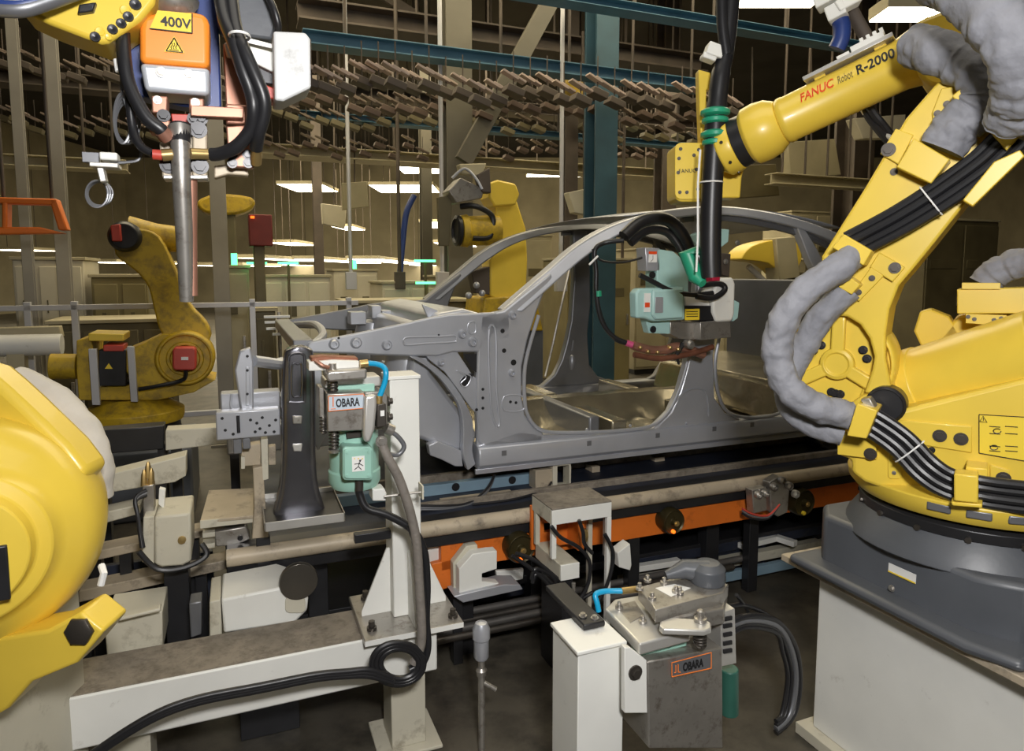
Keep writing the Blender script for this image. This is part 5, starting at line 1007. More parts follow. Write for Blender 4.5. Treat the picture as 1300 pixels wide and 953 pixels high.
build(M().tr(C, [(306, 567), (331, 563), (331, 590), (307, 592)], pd_-.02, .06), 'clamp_block', tan, ps, .003); build(M().tr(C, [(331, 558), (340, 556), (341, 608), (333, 610)], pd_-.05, .04), 'clamp_jaw', cream, ps, .002)
build(M().tr(C, [(341, 567), (350, 566), (350, 590), (341, 590)], pd_-.03, .04), 'clamp_pad', tan, ps, .002); build(M().tr(C, [(306, 580), (311, 580), (311, 595), (306, 595)], pd_-.04, .05), 'clamp_finger', cream, ps, .001)
z_low = C.uz(330, 684, pd_-.05)[1]; u_ = C.uz(325, 684, pd_-.05)[0]; build(M().rb(C, u_, u_+.05, pd_-.045, pd_-.0, 0, z_low), 'post_stand', blackm, ps, .002)
act = thing('air_cylinder', 'silver air cylinder with a fork end under the shelf plate', 'cylinder', C.p(285, 685, pd_+.02))
build(M().tr(C, [(272, 675), (312, 668), (318, 684), (300, 692), (274, 694)], pd_+.04, .07), 'cylinder_body', steel, act, .004)
for y in (677, 691): build(M().tr(C, [(257, y), (273, y-2), (273, y+4), (257, y+6)], pd_+.04, .06), 'fork_tine', cream, act, .002)
build(M().lathe(C.p(305, 682, pd_+.04), -C.v, [(.01, -.01), (.01, .01), (.0005, .01)], 14), 'pivot_pin', blackm, act, 0); build(M().rb(C, C.uz(290, 690, pd_+.06)[0], C.uz(290, 690, pd_+.06)[0]+.05, pd_+.06, pd_+.1, 0, C.uz(290, 690, pd_+.06)[1]), 'cylinder_stand', blackm, act, 0)
# cream control boxes
def stand(o_lab, px, dd, t, par): pass
b1 = thing('control_box', 'cream control box with a round knob and rounded foot, behind the yellow shoulder', 'box', C.p(220, 720, 2.6))
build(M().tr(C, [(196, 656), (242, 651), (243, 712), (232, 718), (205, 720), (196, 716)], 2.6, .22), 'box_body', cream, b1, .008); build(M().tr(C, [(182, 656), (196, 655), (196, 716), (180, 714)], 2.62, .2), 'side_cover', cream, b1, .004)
build(M().lathe(C.p(231, 685, 2.6), -C.v, [(.014, 0), (.013, .008), (.0005, .01)], 16), 'knob', brass, b1, 0); zz = C.uz(220, 718, 2.6)[1]; uu = C.uz(205, 718, 2.6)[0]; build(M().rb(C, uu, uu+.08, 2.65, 2.75, 0, zz+.01), 'box_stand', blackm, b1, .002)
build(M().tube(sm([C.p(176, 700, 2.57), C.p(200, 722, 2.57), C.p(235, 720, 2.57), C.p(262, 705, 2.58), C.p(256, 690, 2.6)], 5), .01, 8), 'box_cable', black, b1, 0)
for x0, y0, x1, y1 in ((176, 590, 200, 620), (190, 610, 204, 640), (176, 620, 190, 655)): pass
jc = thing('terminal_tower', 'small steel terminal tower with black leads on top of the cream control box', 'terminal', C.p(190, 650, 2.66))
build(M().tr(C, [(181, 617), (195, 615), (196, 655), (182, 656)], 2.68, .06), 'tower_body', steel, jc, .003)
for k, (x, y) in enumerate(((183, 596), (188, 586), (192, 594))): build(M().tube([C.p(x, y+20, 2.7), C.p(x, y+6, 2.7), C.p(x, y, 2.7)], [.012, .01, .004], 8), 'tower_spike', brass, jc, 0)
for k in range(3): build(M().tube(sm([C.p(186, 622+k*3, 2.66), C.p(172, 632+k*2, 2.64), C.p(175, 655, 2.62), C.p(182-k, 695, 2.6)], 5), .007, 8), 'lead', [black, galvd, black][k], jc, 0)
build(M().tr(C, [(202, 620), (210, 622), (208, 646), (201, 640)], 2.7, .03), 'tower_tab', white, jc, .002)
b2_ = B('control_box', 'low cream box with a hinged lid on the floor beam, next to the yellow shoulder', 'box', [(132, 788), (206, 776), (207, 825), (136, 834)], 2.42, .2)
b2l = B('box_flap', 'cream lid flap above the low cream box next to the yellow shoulder', 'lid', [(150, 785), (203, 772), (204, 776), (150, 789)], 2.37, .04)
b3 = thing('motor_housing', 'long cream motor housing under the tan rail, with a round disc at its end', 'housing', C.p(330, 790, 2.5))
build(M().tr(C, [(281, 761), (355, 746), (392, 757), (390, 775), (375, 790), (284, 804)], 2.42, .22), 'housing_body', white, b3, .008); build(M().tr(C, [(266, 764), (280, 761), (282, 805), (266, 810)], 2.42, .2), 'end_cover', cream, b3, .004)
build(M().rb(C, C.uz(300, 800, 2.44)[0], C.uz(300, 800, 2.44)[0]+.2, 2.46, 2.6, 0, C.uz(300, 800, 2.44)[1]), 'housing_stand', blackm, b3, .002)
build(M().tr(C, rounded(C, 362, 758, 388, 778, 6), 2.412, .01), 'bearing_plate', cream, b3, .002)
dk = M().lathe(C.p(379, 737, 2.42), -C.v, [(.064, -.012), (.066, 0), (.064, .012), (.02, .014), (.0005, .014)], 48); dko = build(dk, 'brake_disc', mk('dull_disc', (.12, .11, .095), .3, .7, .1, 6), b3, .001, label='dark thin brake disc')
jb2 = B('valve_box', 'grey valve box standing between the low cream box and the motor housing', 'valve', [(240, 766), (256, 763), (256, 805), (242, 810)], 2.5, .08, galvd)
for k, (px, dd, lab, mt) in enumerate((([(60, 622), (236, 578), (236, 604), (222, 612), (60, 638)], 3.0, 'cream longitudinal beam behind the yellow shoulder, upper of two', cream), ([(210, 546), (296, 541), (296, 562), (210, 572)], 3.3, 'cream beam end below the far yellow robot', cream),
    ([(90, 660), (178, 640), (178, 652), (90, 676)], 2.95, 'narrow cream beam behind the cream control box', cream), ([(110, 548), (208, 540), (208, 570), (110, 578)], 3.4, 'black plinth below the far yellow robot', blackm), ([(120, 700), (260, 672), (265, 680), (120, 712)], 2.9, 'thin cream strip behind the cream control box', tan), ([(100, 750), (300, 708), (300, 720), (100, 765)], 2.85, 'narrow tan sill below the cream control box', tan))):
    o = B('side_beam', lab, 'beam', px, dd, .1, mt); 
    zz = min((o.matrix_world @ v.co).z for v in o.data.vertices)+o.location.z; pts = o.location
    for s_ in (-.12, .12): 
        u0_, d0_ = pts.dot(C.u), pts.dot(C.v); f = build(M().rb(C, u0_+s_*(1.0), u0_+s_*1.0+.04, d0_-.03, d0_+.03, 0, pts.z+.02), 'beam_foot', blackm, o, 0)
sp_ = M().rb(C, C.uz(120, 760, 3.2)[0]-.6, C.uz(270, 700, 3.13)[0], 3.13, 3.16, .1, .45); o = build(sp_, 'dark_backing', navy, None, .002); tag(o, 'added dark sheet that darkens the background behind the cream boxes at lower left', 'panel')  # added dark sheet, stands in for shade behind the boxes
# ---------------- background: far robots, fences, machines, overhead steel, luminaires
def Bt(px, d, t, nm, mt, par, bev=.006, **k): return build(M().tr(C, px, d, t), nm, mt, par, bev, **k)
def gnd(px, py, d): q = C.p(px, py, d); return V((q.x, q.y, 0))
# far yellow robot on the left
e = 5.0
fr_ = thing('far_robot', 'yellow robot with a red motor in its round shoulder, across the line at left', 'robot', gnd(170, 520, e))
tc = C.p(170, 521, e+.4); k_ = (C.p(236, 521, e+.4)-C.p(104, 521, e+.4)).length/2
build(M().lathe(tc-V((0, 0, .04)), (0, 0, 1), [(k_*.97, -.03), (k_, 0), (k_, .05), (k_*.8, .09), (k_*.6, .14)], 40), 'turntable', yel2, fr_, .004)
build(M().lathe(V((tc.x, tc.y, tc.z-.2)), (0, 0, 1), [(k_*.95, 0), (k_*.9, .13)], 40), 'bearing_ring', blackm, fr_, .004)
build(M().rb(C, tc.dot(C.u)-.42, tc.dot(C.u)+.38, tc.dot(C.v)-.4, tc.dot(C.v)+.4, 0, tc.z-.2), 'robot_base', darkgrey, fr_, .02)
cst = Bt([(97, 432), (114, 428), (118, 440), (116, 492), (160, 490), (176, 484), (205, 482), (250, 478), (274, 482), (246, 498), (200, 508), (100, 508), (97, 470)], e+.2, .4, 'swivel_casting', yel2, fr_)
Bt([(160, 445), (182, 436), (206, 424), (250, 424), (262, 460), (248, 485), (170, 492), (160, 470)], e+.18, .35, 'shoulder_casting', yel2, fr_)
Bt([(112, 423), (157, 424), (157, 433), (112, 433)], e+.16, .3, 'balancer_cover', yel, fr_)
cb_ = Bt([(125, 444), (160, 444), (160, 490), (125, 490)], e+.15, .3, 'motor_box', blackm, fr_); Bt([(131, 438), (157, 438), (157, 446), (131, 446)], e+.14, .2, 'motor_lid', red, fr_)
Bt([(138, 461), (143, 468), (133, 468)], e+.145, .004, 'warning_sign', laby, cb_, 0)
for P_ in ([(112, 443), (122, 443), (127, 514), (117, 514)], [(161, 440), (170, 440), (175, 510), (166, 510)]): Bt(P_, e+.1, .04, 'grey_strap', fence, fr_, .002)
ds = C.p(235, 455, e+.16); r_ = (C.p(273, 455, e+.16)-ds).length
dsk = build(M().lathe(ds, -C.v, [(r_, -.2), (r_, 0), (r_*.93, .02), (r_*.86, .02), (r_*.84, 0), (r_*.62, 0), (r_*.6, .02), (r_*.5, .02), (r_*.48, 0), (.001, 0)], 44), 'shoulder_disc', yel2, fr_, .003)
Bt(rounded(C, 219, 441, 249, 470, 5), e+.03, .13, 'red_motor', red, fr_, .01); Bt([(230, 453), (239, 453), (239, 457), (230, 457)], e+.025, .006, 'motor_label', labw, fr_, 0)
build(M().tube(sm([C.p(236, 470, e+.05), C.p(232, 482, e+.1), C.p(200, 490, e+.1), C.p(176, 494, e+.12)], 5), .014, 8), 'motor_cable', black, fr_, 0)
Bt(sm2([(206, 424), (196, 395), (188, 364), (172, 344), (146, 322), (150, 296), (175, 290), (202, 300), (222, 340), (240, 385), (262, 410), (266, 432), (235, 440)], 3, True), e+.25, .2, 'lower_arm', yel2, fr_, .012)
build(M().lathe(C.p(158, 300, e+.2), -C.v, [(.1, -.15), (.1, 0), (.08, .03), (.001, .03)], 32), 'elbow_disc', blackm, fr_, .004); Bt([(140, 286), (152, 284), (154, 306), (142, 306)], e+.12, .1, 'elbow_motor', red, fr_)
build(M().tube([C.p(165, 300, e+.45), C.p(200, 302, e+.45), C.p(228, 304, e+.45)], [.14, .1, .09], 24), 'upper_arm', yel2, fr_, 0)
build(M().cyl(C.p(64, 465, e+.3), C.p(98, 465, e+.3), .085), 'side_motor', yel2, fr_, .004)
pt_ = thing('pale_duct', 'thick pale horizontal duct at the far left behind the far yellow robot', 'duct', gnd(30, 440, e-.2))
build(M().cyl(C.p(-60, 440, e+.6), C.p(79, 437, e+.6), .075), 'duct_tube', white, pt_, .003); build(M().rb(C, C.uz(10, 440, e+.6)[0], C.uz(10, 440, e+.6)[0]+.1, e+.55, e+.65, 0, C.uz(10, 445, e+.6)[1]), 'duct_stand', mach, pt_, .003); Bt([(-60, 418), (75, 414), (78, 428), (-60, 431)], e+.6, .1, 'duct_cover', mach, pt_)
# centre robot beyond the car
e = 5.6
cr = thing('middle_robot', 'yellow robot seen above the car cowl between the two windscreen pillars', 'robot', gnd(645, 400, e))
build(M().tube([C.p(584, 293, e), C.p(592, 293, e), C.p(594, 293, e), C.p(632, 292, e)], [.13, .14, .125, .13], 28), 'wrist_drum', yel2, cr, .003)
build(M().lathe(C.p(583, 293, e), -C.u, [(.13, 0), (.13, .03), (.1, .04), (.09, .02), (.001, .02)], 28), 'drum_end', blackm, cr, .002)
Bt([(622, 232), (632, 228), (655, 233), (660, 246), (655, 260), (628, 262), (621, 250)], e-.05, .25, 'elbow_casting', yel, cr, .015)
Bt([(628, 258), (655, 250), (668, 290), (670, 330), (668, 376), (640, 384), (622, 376), (622, 330), (636, 310)], e+.02, .22, 'lower_arm', yel, cr, .015)
Bt([(615, 378), (680, 374), (690, 420), (610, 420)], e-.02, .5, 'robot_base', yel2, cr, .015)
build(M().rb(C, C.uz(610, 420, e)[0], C.uz(690, 420, e)[0], e, e+.5, 0, C.uz(650, 420, e)[1]), 'robot_stand', darkgrey, cr, .01)
build(M().tube(sm([C.p(585, 262, e-.02), C.p(605, 262, e-.1), C.p(625, 275, e-.1), C.p(622, 300, e-.1), C.p(600, 302, e-.1)], 5), .025, 10), 'hose', black, cr, 0)
Bt([(598, 345), (622, 338), (622, 374), (604, 372)], e-.02, .12, 'brown_gearbox', brownb, cr)
for x, y in ((612, 372), (595, 375), (605, 362)): build(M().ball(C.p(x, y, e-.04), .03, 10), 'grey_fitting', galv, cr, 0)
mg = thing('middle_robot_gun', 'grey gun with pale cover hanging left of the middle yellow robot', 'welding gun', C.p(592, 240, e))
Bt([(569, 242), (585, 225), (615, 240), (612, 252), (580, 258)], e-.1, .2, 'gun_body', steel, mg, .01); Bt([(583, 208), (618, 207), (612, 224), (586, 220)], e-.1, .1, 'pale_cover', mach, mg, .01)
Bt([(606, 222), (622, 212), (624, 245), (612, 244)], e-.12, .1, 'mount_block', brownb, mg, .01); build(M().tube(sm([C.p(574, 226, e-.1), C.p(590, 214, e-.12), C.p(604, 226, e-.12), C.p(612, 240, e-.12)], 5), .012, 8), 'gun_cable', galv, mg, 0)
Bt([(556, 250), (572, 248), (574, 262), (570, 312), (558, 312)], e-.0, .05, 'gun_arm', machd, mg, .004)
rw = thing('far_rear_robot', 'yellow and cream rounded robot arm seen through the rear doorway of the car', 'robot', gnd(975, 400, e))
Bt(sm2([(942, 326), (955, 312), (985, 304), (1010, 306), (1018, 330), (1000, 350), (975, 334), (945, 330)], 3, True), e, .25, 'arm_casting', yel, rw, .02); Bt([(985, 302), (1010, 300), (1016, 352), (990, 356)], e-.05, .2, 'arm_cover', mach, rw, .01)
build(M().tube(sm([C.p(950, 338, e+.1), C.p(965, 352, e+.1), C.p(985, 372, e+.1), C.p(1000, 392, e+.1)], 5), .03, 12), 'arm_hose', jacketw, rw, 0); build(M().rb(C, C.uz(1000, 360, e)[0], C.uz(1030, 360, e)[0], e, e+.3, 0, C.uz(1000, 345, e)[1]), 'robot_stand', machd, rw, .01)
# orange frame, far left
of = thing('orange_carrier_frame', 'orange tubular carrier frame hanging at the far left', 'frame', gnd(40, 300, 5.8))
for nm, P_ in (('top_bar', [(-40, 249), (70, 252), (72, 260), (-40, 257)]), ('raked_bar', [(62, 252), (72, 252), (86, 292), (74, 292)]), ('bottom_bar', [(-40, 288), (50, 288), (82, 296), (-40, 298)]), ('upright_bar', [(2, 256), (9, 256), (9, 290), (2, 290)])): Bt(P_, 5.8, .12, nm, orange, of, .01)
for x in (5, 66): build(M().cyl(C.p(x, 252, 5.86), V((C.p(x, 252, 5.86).x, C.p(x, 252, 5.86).y, 7.5)), .012), 'hanger_rod', brownb, of, 0)
# fence
fn = thing('guard_fence', 'pale zinc guard rail fence running behind the line at left', 'fence', gnd(200, 430, 5.95))
z1 = C.uz(200, 386, 5.95)[1]; ua_, ub_ = C.uz(-60, 390, 5.95)[0], C.uz(455, 384, 5.95)[0]
build(M().rb(C, ua_, ub_, 5.95, 5.99, z1-.035, z1+.005), 'top_rail', fence, fn, .003); build(M().rb(C, ua_, ub_, 5.95, 5.99, .5, .54), 'low_rail', fence, fn, .003)
for x in (30, 90, 317, 440): u_ = C.uz(x, 400, 5.95)[0]; build(M().rb(C, u_, u_+.045, 5.95, 5.995, 0, z1+.03), 'fence_post', fence, fn, .003)
# measuring brackets in front of the fence
sb = thing('sensor_stand', 'small white stepped sensor bars on a thin stand left of the car nose', 'stand', gnd(355, 420, 4.7))
for x0, x1, y in ((335, 368, 402), (350, 378, 410), (338, 360, 417), (346, 372, 424), (336, 350, 409)): build(M().fb(C, x0, y-1.5, x1, y+1.5, 4.7, .03), 'sensor_bar', white, sb, .001)
build(M().cyl(C.p(354, 396, 4.74), gnd(354, 396, 4.74), .012), 'stand_pole', steel, sb, 0)
# machines
def machine(nm, lab, cat, x0, x1, yt, d, t, mt, lamp_=False, doors=2):
    ym = 400; a = C.uz(x0, ym, d)[0]; b = C.uz(x1, ym, d)[0]; zt2 = C.uz((x0+x1)/2, yt, d)[1]
    o = thing(nm, lab, cat, C.w((a+b)/2, d+t/2, 0)); build(M().rb(C, a, b, d, d+t, .08, zt2), 'cabinet_body', mt, o, .01); build(M().rb(C, a+.03, b-.03, d+.03, d+t-.03, 0, .08), 'plinth', blackm, o, 0)
    w_ = (b-a)/doors
    for k in range(doors):
        dr = build(M().rb(C, a+k*w_+.02, a+(k+1)*w_-.02, d-.02, d, .12, zt2-.06), 'door', mt, o, .006); build(M().rb(C, a+(k+1)*w_-.08, a+(k+1)*w_-.055, d-.045, d-.02, (zt2)*.5, (zt2)*.5+.15), 'handle', steel, dr, .003)
        build(M().rb(C, a+k*w_+.08, a+(k+1)*w_-.12, d-.026, d-.02, zt2*.72, zt2*.72+.12), 'vent_panel', machd, dr, .002)
    build(M().rb(C, a-.02, b+.02, d-.02, d+t, zt2, zt2+.03), 'top_cap', mach, o, .004)
    if lamp_: c_ = C.w((a+b)/2, d+.1, zt2+.03); build(M().cyl(c_, c_+V((0, 0, .12)), .03), 'signal_lamp', lampg, o, .002)
    return o
olive = mk('olive_cabinet', (.24, .2, .09), .6, 0, .2, 2); pale = mk('pale_cabinet', (.6, .55, .42), .6, 0, .12, 2)
M_ = [('cream three-door cabinet behind the fence, left of the far yellow robot', 20, 110, 330, 7.6, pale, 0, 3), ('olive cabinet behind the arm of the far yellow robot', 118, 190, 352, 7.4, olive, 0, 2), ('narrow cream cabinet with a green lamp right of the far yellow robot', 282, 318, 340, 7.6, mach, 1, 1),
      ('wide cream cabinet behind the white sensor bars', 330, 420, 352, 8.2, pale, 0, 3), ('pale cabinet with a green lamp above the car nose', 425, 480, 344, 9.5, pale, 1, 2), ('pale wide cabinet above the fender panel', 486, 556, 360, 8.0, pale, 0, 2), ('olive cabinet with a green lamp beside the far windscreen pillar', 558, 606, 352, 9.0, olive, 1, 1),
      ('tall cream cabinet seen through the windscreen opening', 664, 700, 300, 9.8, mach, 0, 1), ('olive cabinet seen in the front doorway left of the gun', 720, 800, 330, 8.4, olive, 0, 2), ('cream cabinet seen behind the mint green gun', 806, 880, 318, 9.4, mach, 0, 2), ('tan cabinet seen low in the rear doorway', 920, 985, 362, 7.8, mach, 0, 2), ('dark olive cabinet behind the rear pillar', 1020, 1080, 330, 8.8, machd, 0, 2), ('tall dark cabinet at the right edge behind the yellow robot arm', 1170, 1260, 280, 6.6, machd, 0, 2), ('cream cabinet above the rear of the car roof', 1000, 1060, 270, 10.8, mach, 0, 2)]
for lab, x0, x1, yt, d, mt, lp_, dn in M_: machine('control_cabinet', lab, 'cabinet', x0, x1, yt, d, .8, mt, lp_, dn)
for lab, x0, x1, yt, d, mt, dn in (('dark olive low machine left of the car nose', 322, 350, 395, 6.2, machd, 1), ('long dark machine bed behind the far yellow robot', 60, 215, 410, 6.4, machd, 4), ('brown machine bed behind the car cowl', 440, 600, 384, 6.6, machd, 4)): machine('machine_bed', lab, 'machine', x0, x1, yt, d, .6, mt, False, dn)
# columns
midc = mk('mid_grey_column', (.3, .28, .24), .6, 0, .15, 2)
def colm(lab, x0, x1, d, mt, ytop=None, ybot=None, nm='steel_column', cat='column'):
    a = C.uz(x0, 200, d)[0]; b = C.uz(x1, 200, d)[0]; o = thing(nm, lab, cat, C.w((a+b)/2, d, 0)); w_ = b-a; zt3 = 7.5; f = w_*.12
    build(M().rb(C, a, b, d, d+f, .02, zt3), 'front_flange', mt, o, .003); build(M().rb(C, a, b, d+w_-f, d+w_, .02, zt3), 'rear_flange', mt, o, .003); build(M().rb(C, (a+b)/2-f/2, (a+b)/2+f/2, d+f, d+w_-f, .02, zt3), 'web', mt, o, 0)
    build(M().rb(C, a-.08, b+.08, d-.08, d+w_+.08, 0, .02), 'foot_plate', mt, o, 0); return o
colm('wide grey steel column rising above the far windscreen pillar', 568, 600, 7.2, greyb)
colm('teal steel column left of the black wrist hose', 756, 784, 7.0, teal)
colm('pale steel column right of the far yellow robot', 264, 285, 7.0, midc)
colm('grey steel column behind the orange carrier frame', 62, 80, 7.0, midc)
colm('narrow grey steel column at the far left edge', 18, 32, 7.4, midc)
colm('grey steel column left of the grey middle gun', 535, 548, 12.0, greyb)
colm('brown steel column with yellow hoist above it', 718, 734, 8.6, brownb)
colm('brown steel column behind the yellow robot elbow', 1085, 1110, 8.0, brownb)
colm('brown steel column beyond the black wrist hose', 842, 860, 10.0, brownb)
colm('dim steel column in the far distance at left', 396, 408, 14.0, brownb)
for lab, x, d, mt in (('thin pale drop pipe left of the teal column', 713, 6.4, fence), ('thin pale drop pipe beside the wide grey column', 560, 6.6, fence), ('thin pale drop pipe above the car nose', 442, 8, fence), ('thin drop pipe near the hanging white servo cover', 505, 8, brownb), ('thin pale drop pipe above the front doorway', 792, 8.5, brownb)):
    q = C.p(x, 200, d); o = thing('drop_pipe', lab, 'pipe', V((q.x, q.y, 1.6))); build(M().cyl(V((q.x, q.y, 1.6)), V((q.x, q.y, 7.5)), .022, n=10), 'pipe_tube', mt, o, 0); build(M().rb(C, q.dot(C.u)-.06, q.dot(C.u)+.06, q.dot(C.v)-.04, q.dot(C.v)+.04, 1.45, 1.65), 'socket_box', mt, o, .004)
# diagonal braces
def brace(lab, a, b, d, w_, mt): o = build(M().ob((C.p(*a, d)+C.p(*b, d))/2, (C.p(*a, d)-C.p(*b, d)).length/2, w_, w_*.5, C.p(*b, d)-C.p(*a, d), C.v.cross(C.p(*b, d)-C.p(*a, d))), 'diagonal_brace', mt, None, .003); tag(o, lab, 'brace')
brace('long grey diagonal brace leaning right above the middle robot', (588, 205), (705, -10), 7.0, .09, greyb)
brace('brown diagonal brace crossing below the ceiling', (480, -10), (640, 90), 9.0, .06, brownb)
# overhead beams
def obeam(lab, a, b, h_, d, mt, t=.2): 
    u0_, u1_ = C.uz(*a, d)[0], C.uz(*b, d)[0]; z_ = C.uz((a[0]+b[0])/2, (a[1]+b[1])/2, d)[1]; hh_ = h_*d/900
    o = thing('overhead_beam', lab, 'beam', C.w((u0_+u1_)/2, d, z_)); build(M().rb(C, u0_, u1_, d, d+t, z_+hh_*.4, z_+hh_*.5), 'top_flange', mt, o, .003); build(M().rb(C, u0_, u1_, d, d+t, z_-hh_*.5, z_-hh_*.4), 'bottom_flange', mt, o, .003); build(M().rb(C, u0_, u1_, d+t*.4, d+t*.5, z_-hh_*.4, z_+hh_*.4), 'web', mt, o, 0)
    for k in range(6): uu_ = u0_+(u1_-u0_)*(k+.5)/6; build(M().cyl(C.w(uu_, d+t/2, z_+hh_*.5), C.w(uu_, d+t/2, 7.5), .015, n=8), 'hanger_rod', brownb, o, 0)
obeam('blue-grey overhead beam above the row of pale slats', (385, 55), (920, 100), 17, 6.4, bluebeam); obeam('blue overhead beam along the top edge of the view', (640, 0), (1200, 55), 13, 6.0, bluebeam)
obeam('faint blue overhead beam below the lower slats', (380, 158), (900, 172), 8, 9.0, bluebeam); obeam('cream overhead beam edge above the luminaires', (300, 205), (960, 208), 13, 11.0, mach, .5); obeam('brown overhead beam near the ceiling', (380, 28), (900, 60), 26, 8.0, brownb, .4)
obeam('cream beam behind the wrist of the large robot', (985, 240), (1150, 222), 18, 6.5, mach); obeam('dim brown overhead beam at mid height', (340, 130), (960, 140), 14, 10.0, brownb, .4); obeam('tan overhead beam at upper left behind the hanging gun', (-80, 95), (380, 120), 16, 9.0, brownb, .3); obeam('pale overhead beam left of the hanging sensor', (-80, 200), (160, 207), 12, 8.5, mach, .3)
# rows of pale slats and brown trays carried overhead
cnt = 0
def carrier_proto(mt1, mt2):
    o = thing('overhead_carrier', '', 'carrier', V((0, 0, 0)))
    for k in range(2): c_ = C.u*(-.035+k*.07)+V((0, 0, -.02*k)); build(M().ob(c_, .075, .04, .009, C.u*.9-V((0, 0, .42)), C.v), 'slat', mt1, o, .002)
    build(M().ob(V((0, 0, -.13)), .08, .07, .03, C.u*.93-V((0, 0, .3)), C.v), 'tray', mt2, o, .006); build(M().cyl(V((0, 0, -.12)), V((0, 0, .2)), .006, n=6), 'hanger', brownb, o, 0)
    return o
def ctree(o, loc):
    c = o.copy(); col.objects.link(c); c.location = loc
    for ch in o.children: d = ch.copy(); col.objects.link(d); d.parent = c
    return c
brt = mk('warm_tray', (.09, .06, .045), .7, 0, .4, 3); trays = [brownb, brt, machd]; dp_ = mk('dim_slat', (.17, .13, .1), .6, 0, .3, 3)
rows = [((395, 88), (930, 118), 5.9, 26, pink, 'pale slatted overhead carrier in the row right under the blue beam', 'slatted carriers under the blue beam'), ((390, 115), (900, 140), 7.2, 26, dp_, 'slatted overhead carrier in the second row below the blue beam', 'slatted carriers of the second row'),
        ((330, 135), (900, 165), 8.8, 30, dp_, 'dim slatted overhead carrier in the third row', 'slatted carriers of the third row'), ((-20, 60), (330, 110), 8.0, 16, dp_, 'dim slatted overhead carrier at upper left behind the hanging gun', 'slatted carriers at upper left'),
        ((300, 176), (900, 190), 10.5, 34, dp_, 'far slatted overhead carrier just above the cream beam edge', 'slatted carriers above the cream beam'), ((-20, 140), (300, 165), 9.5, 16, pink, 'far slatted overhead carrier at left below the upper row', 'slatted carriers at left, lower row')]
for ri, (a, b, d, n_, mt, lab, grp) in enumerate(rows):
    pr = carrier_proto(mt, trays[ri % 3]); pr['label'] = lab; pr['group'] = grp
    for k in range(n_):
        t = k/(n_-1); q = C.p(a[0]+(b[0]-a[0])*t, a[1]+(b[1]-a[1])*t+random.uniform(-9, 9), d+random.uniform(-.5, .5))
        if k == 0: pr.location = q
        else: ctree(pr, q)
# yellow hoist and other coloured things
ho = thing('yellow_hoist', 'yellow chain hoist block hanging left of the teal column', 'hoist', C.p(742, 112, 7.8)); Bt(sm2([(722, 98), (735, 90), (758, 102), (766, 118), (760, 128), (738, 122), (724, 112)], 3, True), 7.8, .25, 'hoist_body', yel2, ho, .02); build(M().cyl(C.p(740, 96, 7.9), C.p(740, 40, 7.9), .02), 'hoist_rod', brownb, ho, 0); build(M().tube([C.p(742, 126, 7.9), C.p(742, 150, 7.9)], .02, 8), 'hook_chain', blackm, ho, 0)
ym_ = thing('far_yellow_arm', 'dull yellow robot arm far away right of the hanging electrode', 'robot', gnd(285, 260, 9)); Bt(sm2([(250, 256), (275, 246), (318, 250), (322, 262), (300, 272), (262, 270)], 3, True), 9, .4, 'arm', yel2, ym_, .03); build(M().rb(C, C.uz(280, 300, 9)[0], C.uz(300, 300, 9)[0], 9.05, 9.3, 0, C.uz(290, 262, 9)[1]), 'arm_column', machd, ym_, .02)
rb2 = thing('dark_red_machine', 'small dark red machine with a lamp, left of the row of far luminaires', 'machine', gnd(330, 300, 7.0)); build(M().fb(C, 316, 272, 346, 312, 7.0, .4), 'machine_head', mk('dark_red', (.16, .02, .015), .6), rb2, .01); build(M().fb(C, 324, 312, 338, 430, 7.05, .2), 'machine_stand', machd, rb2, .01); build(M().fb(C, 318, 274, 323, 277, 6.98, .03), 'lamp', lampr, rb2, 0)
for lab, px, d, mt in (('cream hanging panel right of the white servo cover, far away', [(434, 232), (466, 230), (468, 262), (436, 266)], 11, mach), ('pale hanging panel left of the first far luminaire', [(408, 258), (440, 262), (438, 290), (410, 284)], 12, pale), ('cream hanging panel above the front doorway', [(722, 244), (760, 236), (774, 250), (774, 278), (730, 270)], 7.6, pale), ('cream hanging panel behind the wrist of the large robot', [(1000, 180), (1060, 176), (1068, 222), (1004, 226)], 7.4, mach), ('cream hanging panel below the fore arm of the large robot', [(1085, 150), (1150, 145), (1148, 175), (1096, 176)], 6.8, pale), ('dark hanging panel above the rear of the car roof', [(925, 210), (985, 208), (990, 248), (930, 252)], 8, machd)):
    o = thing('hanging_board', lab, 'panel', C.p(*px[0], d)); Bt(px, d, .15, 'panel_face', mt, o, .01); cx_ = (px[0][0]+px[1][0])/2; build(M().cyl(C.p(cx_, px[0][1]+6, d+.08), C.p(cx_, 60, d+.08), .012, n=8), 'hanger_rod', brownb, o, 0)
bs = thing('blue_hose_stand', 'thin dark blue hose stand between the far luminaires', 'hose', gnd(515, 320, 9)); build(M().tube(sm([C.p(508, 345, 9), C.p(511, 310, 9), C.p(516, 270, 9), C.p(526, 248, 9)], 5), .04, 10), 'hose_tube', blue, bs, 0); build(M().cyl(C.p(508, 345, 9), gnd(508, 345, 9), .03), 'hose_post', machd, bs, 0)
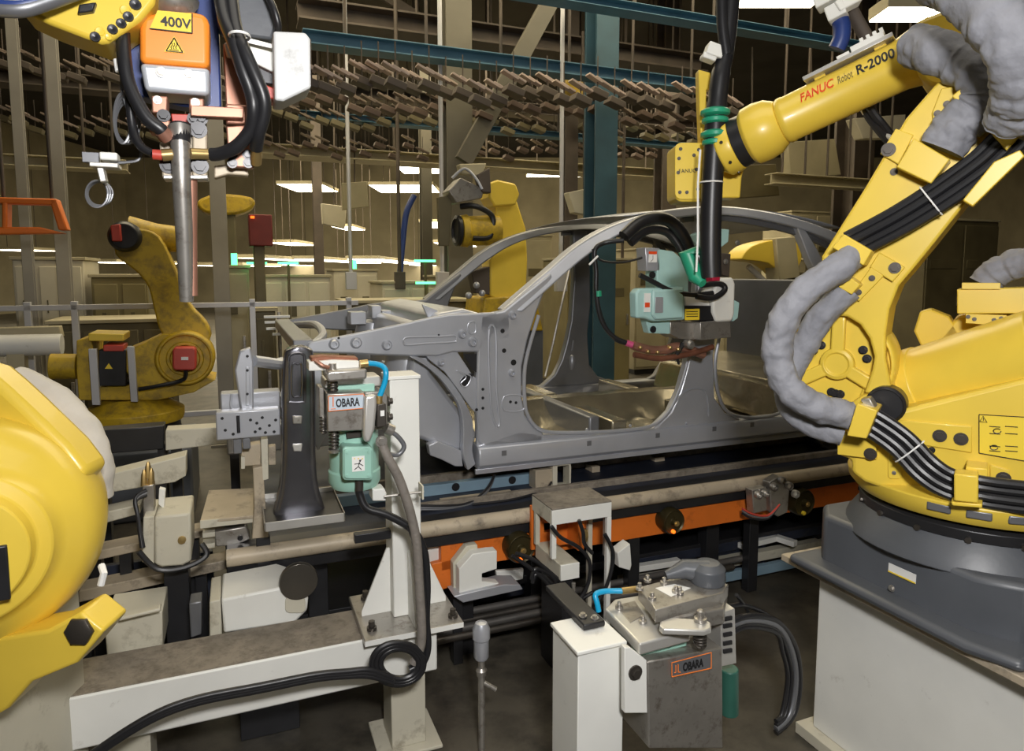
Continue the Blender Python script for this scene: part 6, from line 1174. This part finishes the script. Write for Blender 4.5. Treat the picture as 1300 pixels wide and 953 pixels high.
# luminaires: long pale trays with glowing diffusers
def lum(lab, px, py, wpx, z, dep=.35, grp=None):
    q = G(px, py, z); w_ = wpx*q.y/870*.5; o = thing('ceiling_luminaire', lab, 'ceiling light', q)
    uu_, dd_ = q.dot(C.u), q.dot(C.v)
    build(M().rb(W, q.x-w_, q.x+w_, q.y-dep, q.y+dep, z+.012, z+.09), 'housing', mach, o, .004); build(M().rb(W, q.x-w_*.97, q.x+w_*.97, q.y-dep*.94, q.y+dep*.94, z, z+.012), 'diffuser', lamp, o, 0)
    for s_ in (-.7, .7): build(M().cyl(V((q.x+w_*s_, q.y, z+.09)), V((q.x+w_*s_, q.y, 7.5)), .01, n=6), 'suspension_rod', brownb, o, 0)
for lab, x, y, wp, z, dp2 in (('nearest luminaire in the middle of the view, above the grey middle gun', 548, 215, 82, 3.7, .6), ('luminaire right of the middle robot head', 713, 220, 88, 3.7, .6), ('luminaire left of the grey middle gun', 515, 240, 78, 3.9, .9), ('luminaire right of the white servo cover', 392, 239, 54, 3.9, .9),
    ('small square luminaire left of the yellow wrist drum', 557, 286, 34, 3.3, 1.7), ('narrow luminaire below the pale hanging panel', 443, 290, 26, 3.1, 1.0), ('luminaire just above the far windscreen pillar', 580, 311, 44, 2.5, 1.8), ('luminaire at top, left of the grey hose coupling', 985, 4, 100, 3.5, .09), ('luminaire at top right, above the fore arm', 1160, 20, 88, 3.4, .13),
    ('bright luminaire behind the arm of the far yellow robot', 168, 334, 62, 1.92, 2.2), ('slim luminaire at the far left above the fence', 28, 318, 52, 2.3, .8), ('slim luminaire right of the pale steel column', 372, 310, 36, 2.5, 1.2), ('slim luminaire below the dark red machine', 305, 338, 60, 1.8, 1.5)):
    lum(lab, x, y, wp, z, dp2)
for k, (x, y, wp) in enumerate(((420, 331, 26), (450, 333, 34), (484, 331, 36), (516, 334, 30), (540, 337, 24), (498, 340, 30), (360, 330, 26), (380, 337, 24))): lum('one of the small bright luminaires strung out towards the far end of the hall', x, y, wp, 1.97, 2.6); bpy.data.objects[-1]
for o in col.objects:
    if o.get('label', '').startswith('one of the small bright'): o['group'] = 'far row of small luminaires'
for lab, x, y, d in (('green signal strip above the fender', 540, 331, 7.6), ('green signal strip left of the car nose', 326, 334, 7.5), ('green signal strip just above the wide cream cabinet', 366, 334, 8.1), ('green signal strip near the cowl', 542, 359, 7.2)):
    o = thing('signal_strip', lab, 'signal light', gnd(x, y, d)); build(M().fb(C, x-13, y-1.5, x+13, y+1.5, d, .05), 'light_strip', lampg, o, 0); q = C.p(x, y+1.5, d+.025); build(M().cyl(q, V((q.x, q.y, 0)), .015, n=8), 'strip_post', machd, o, 0)
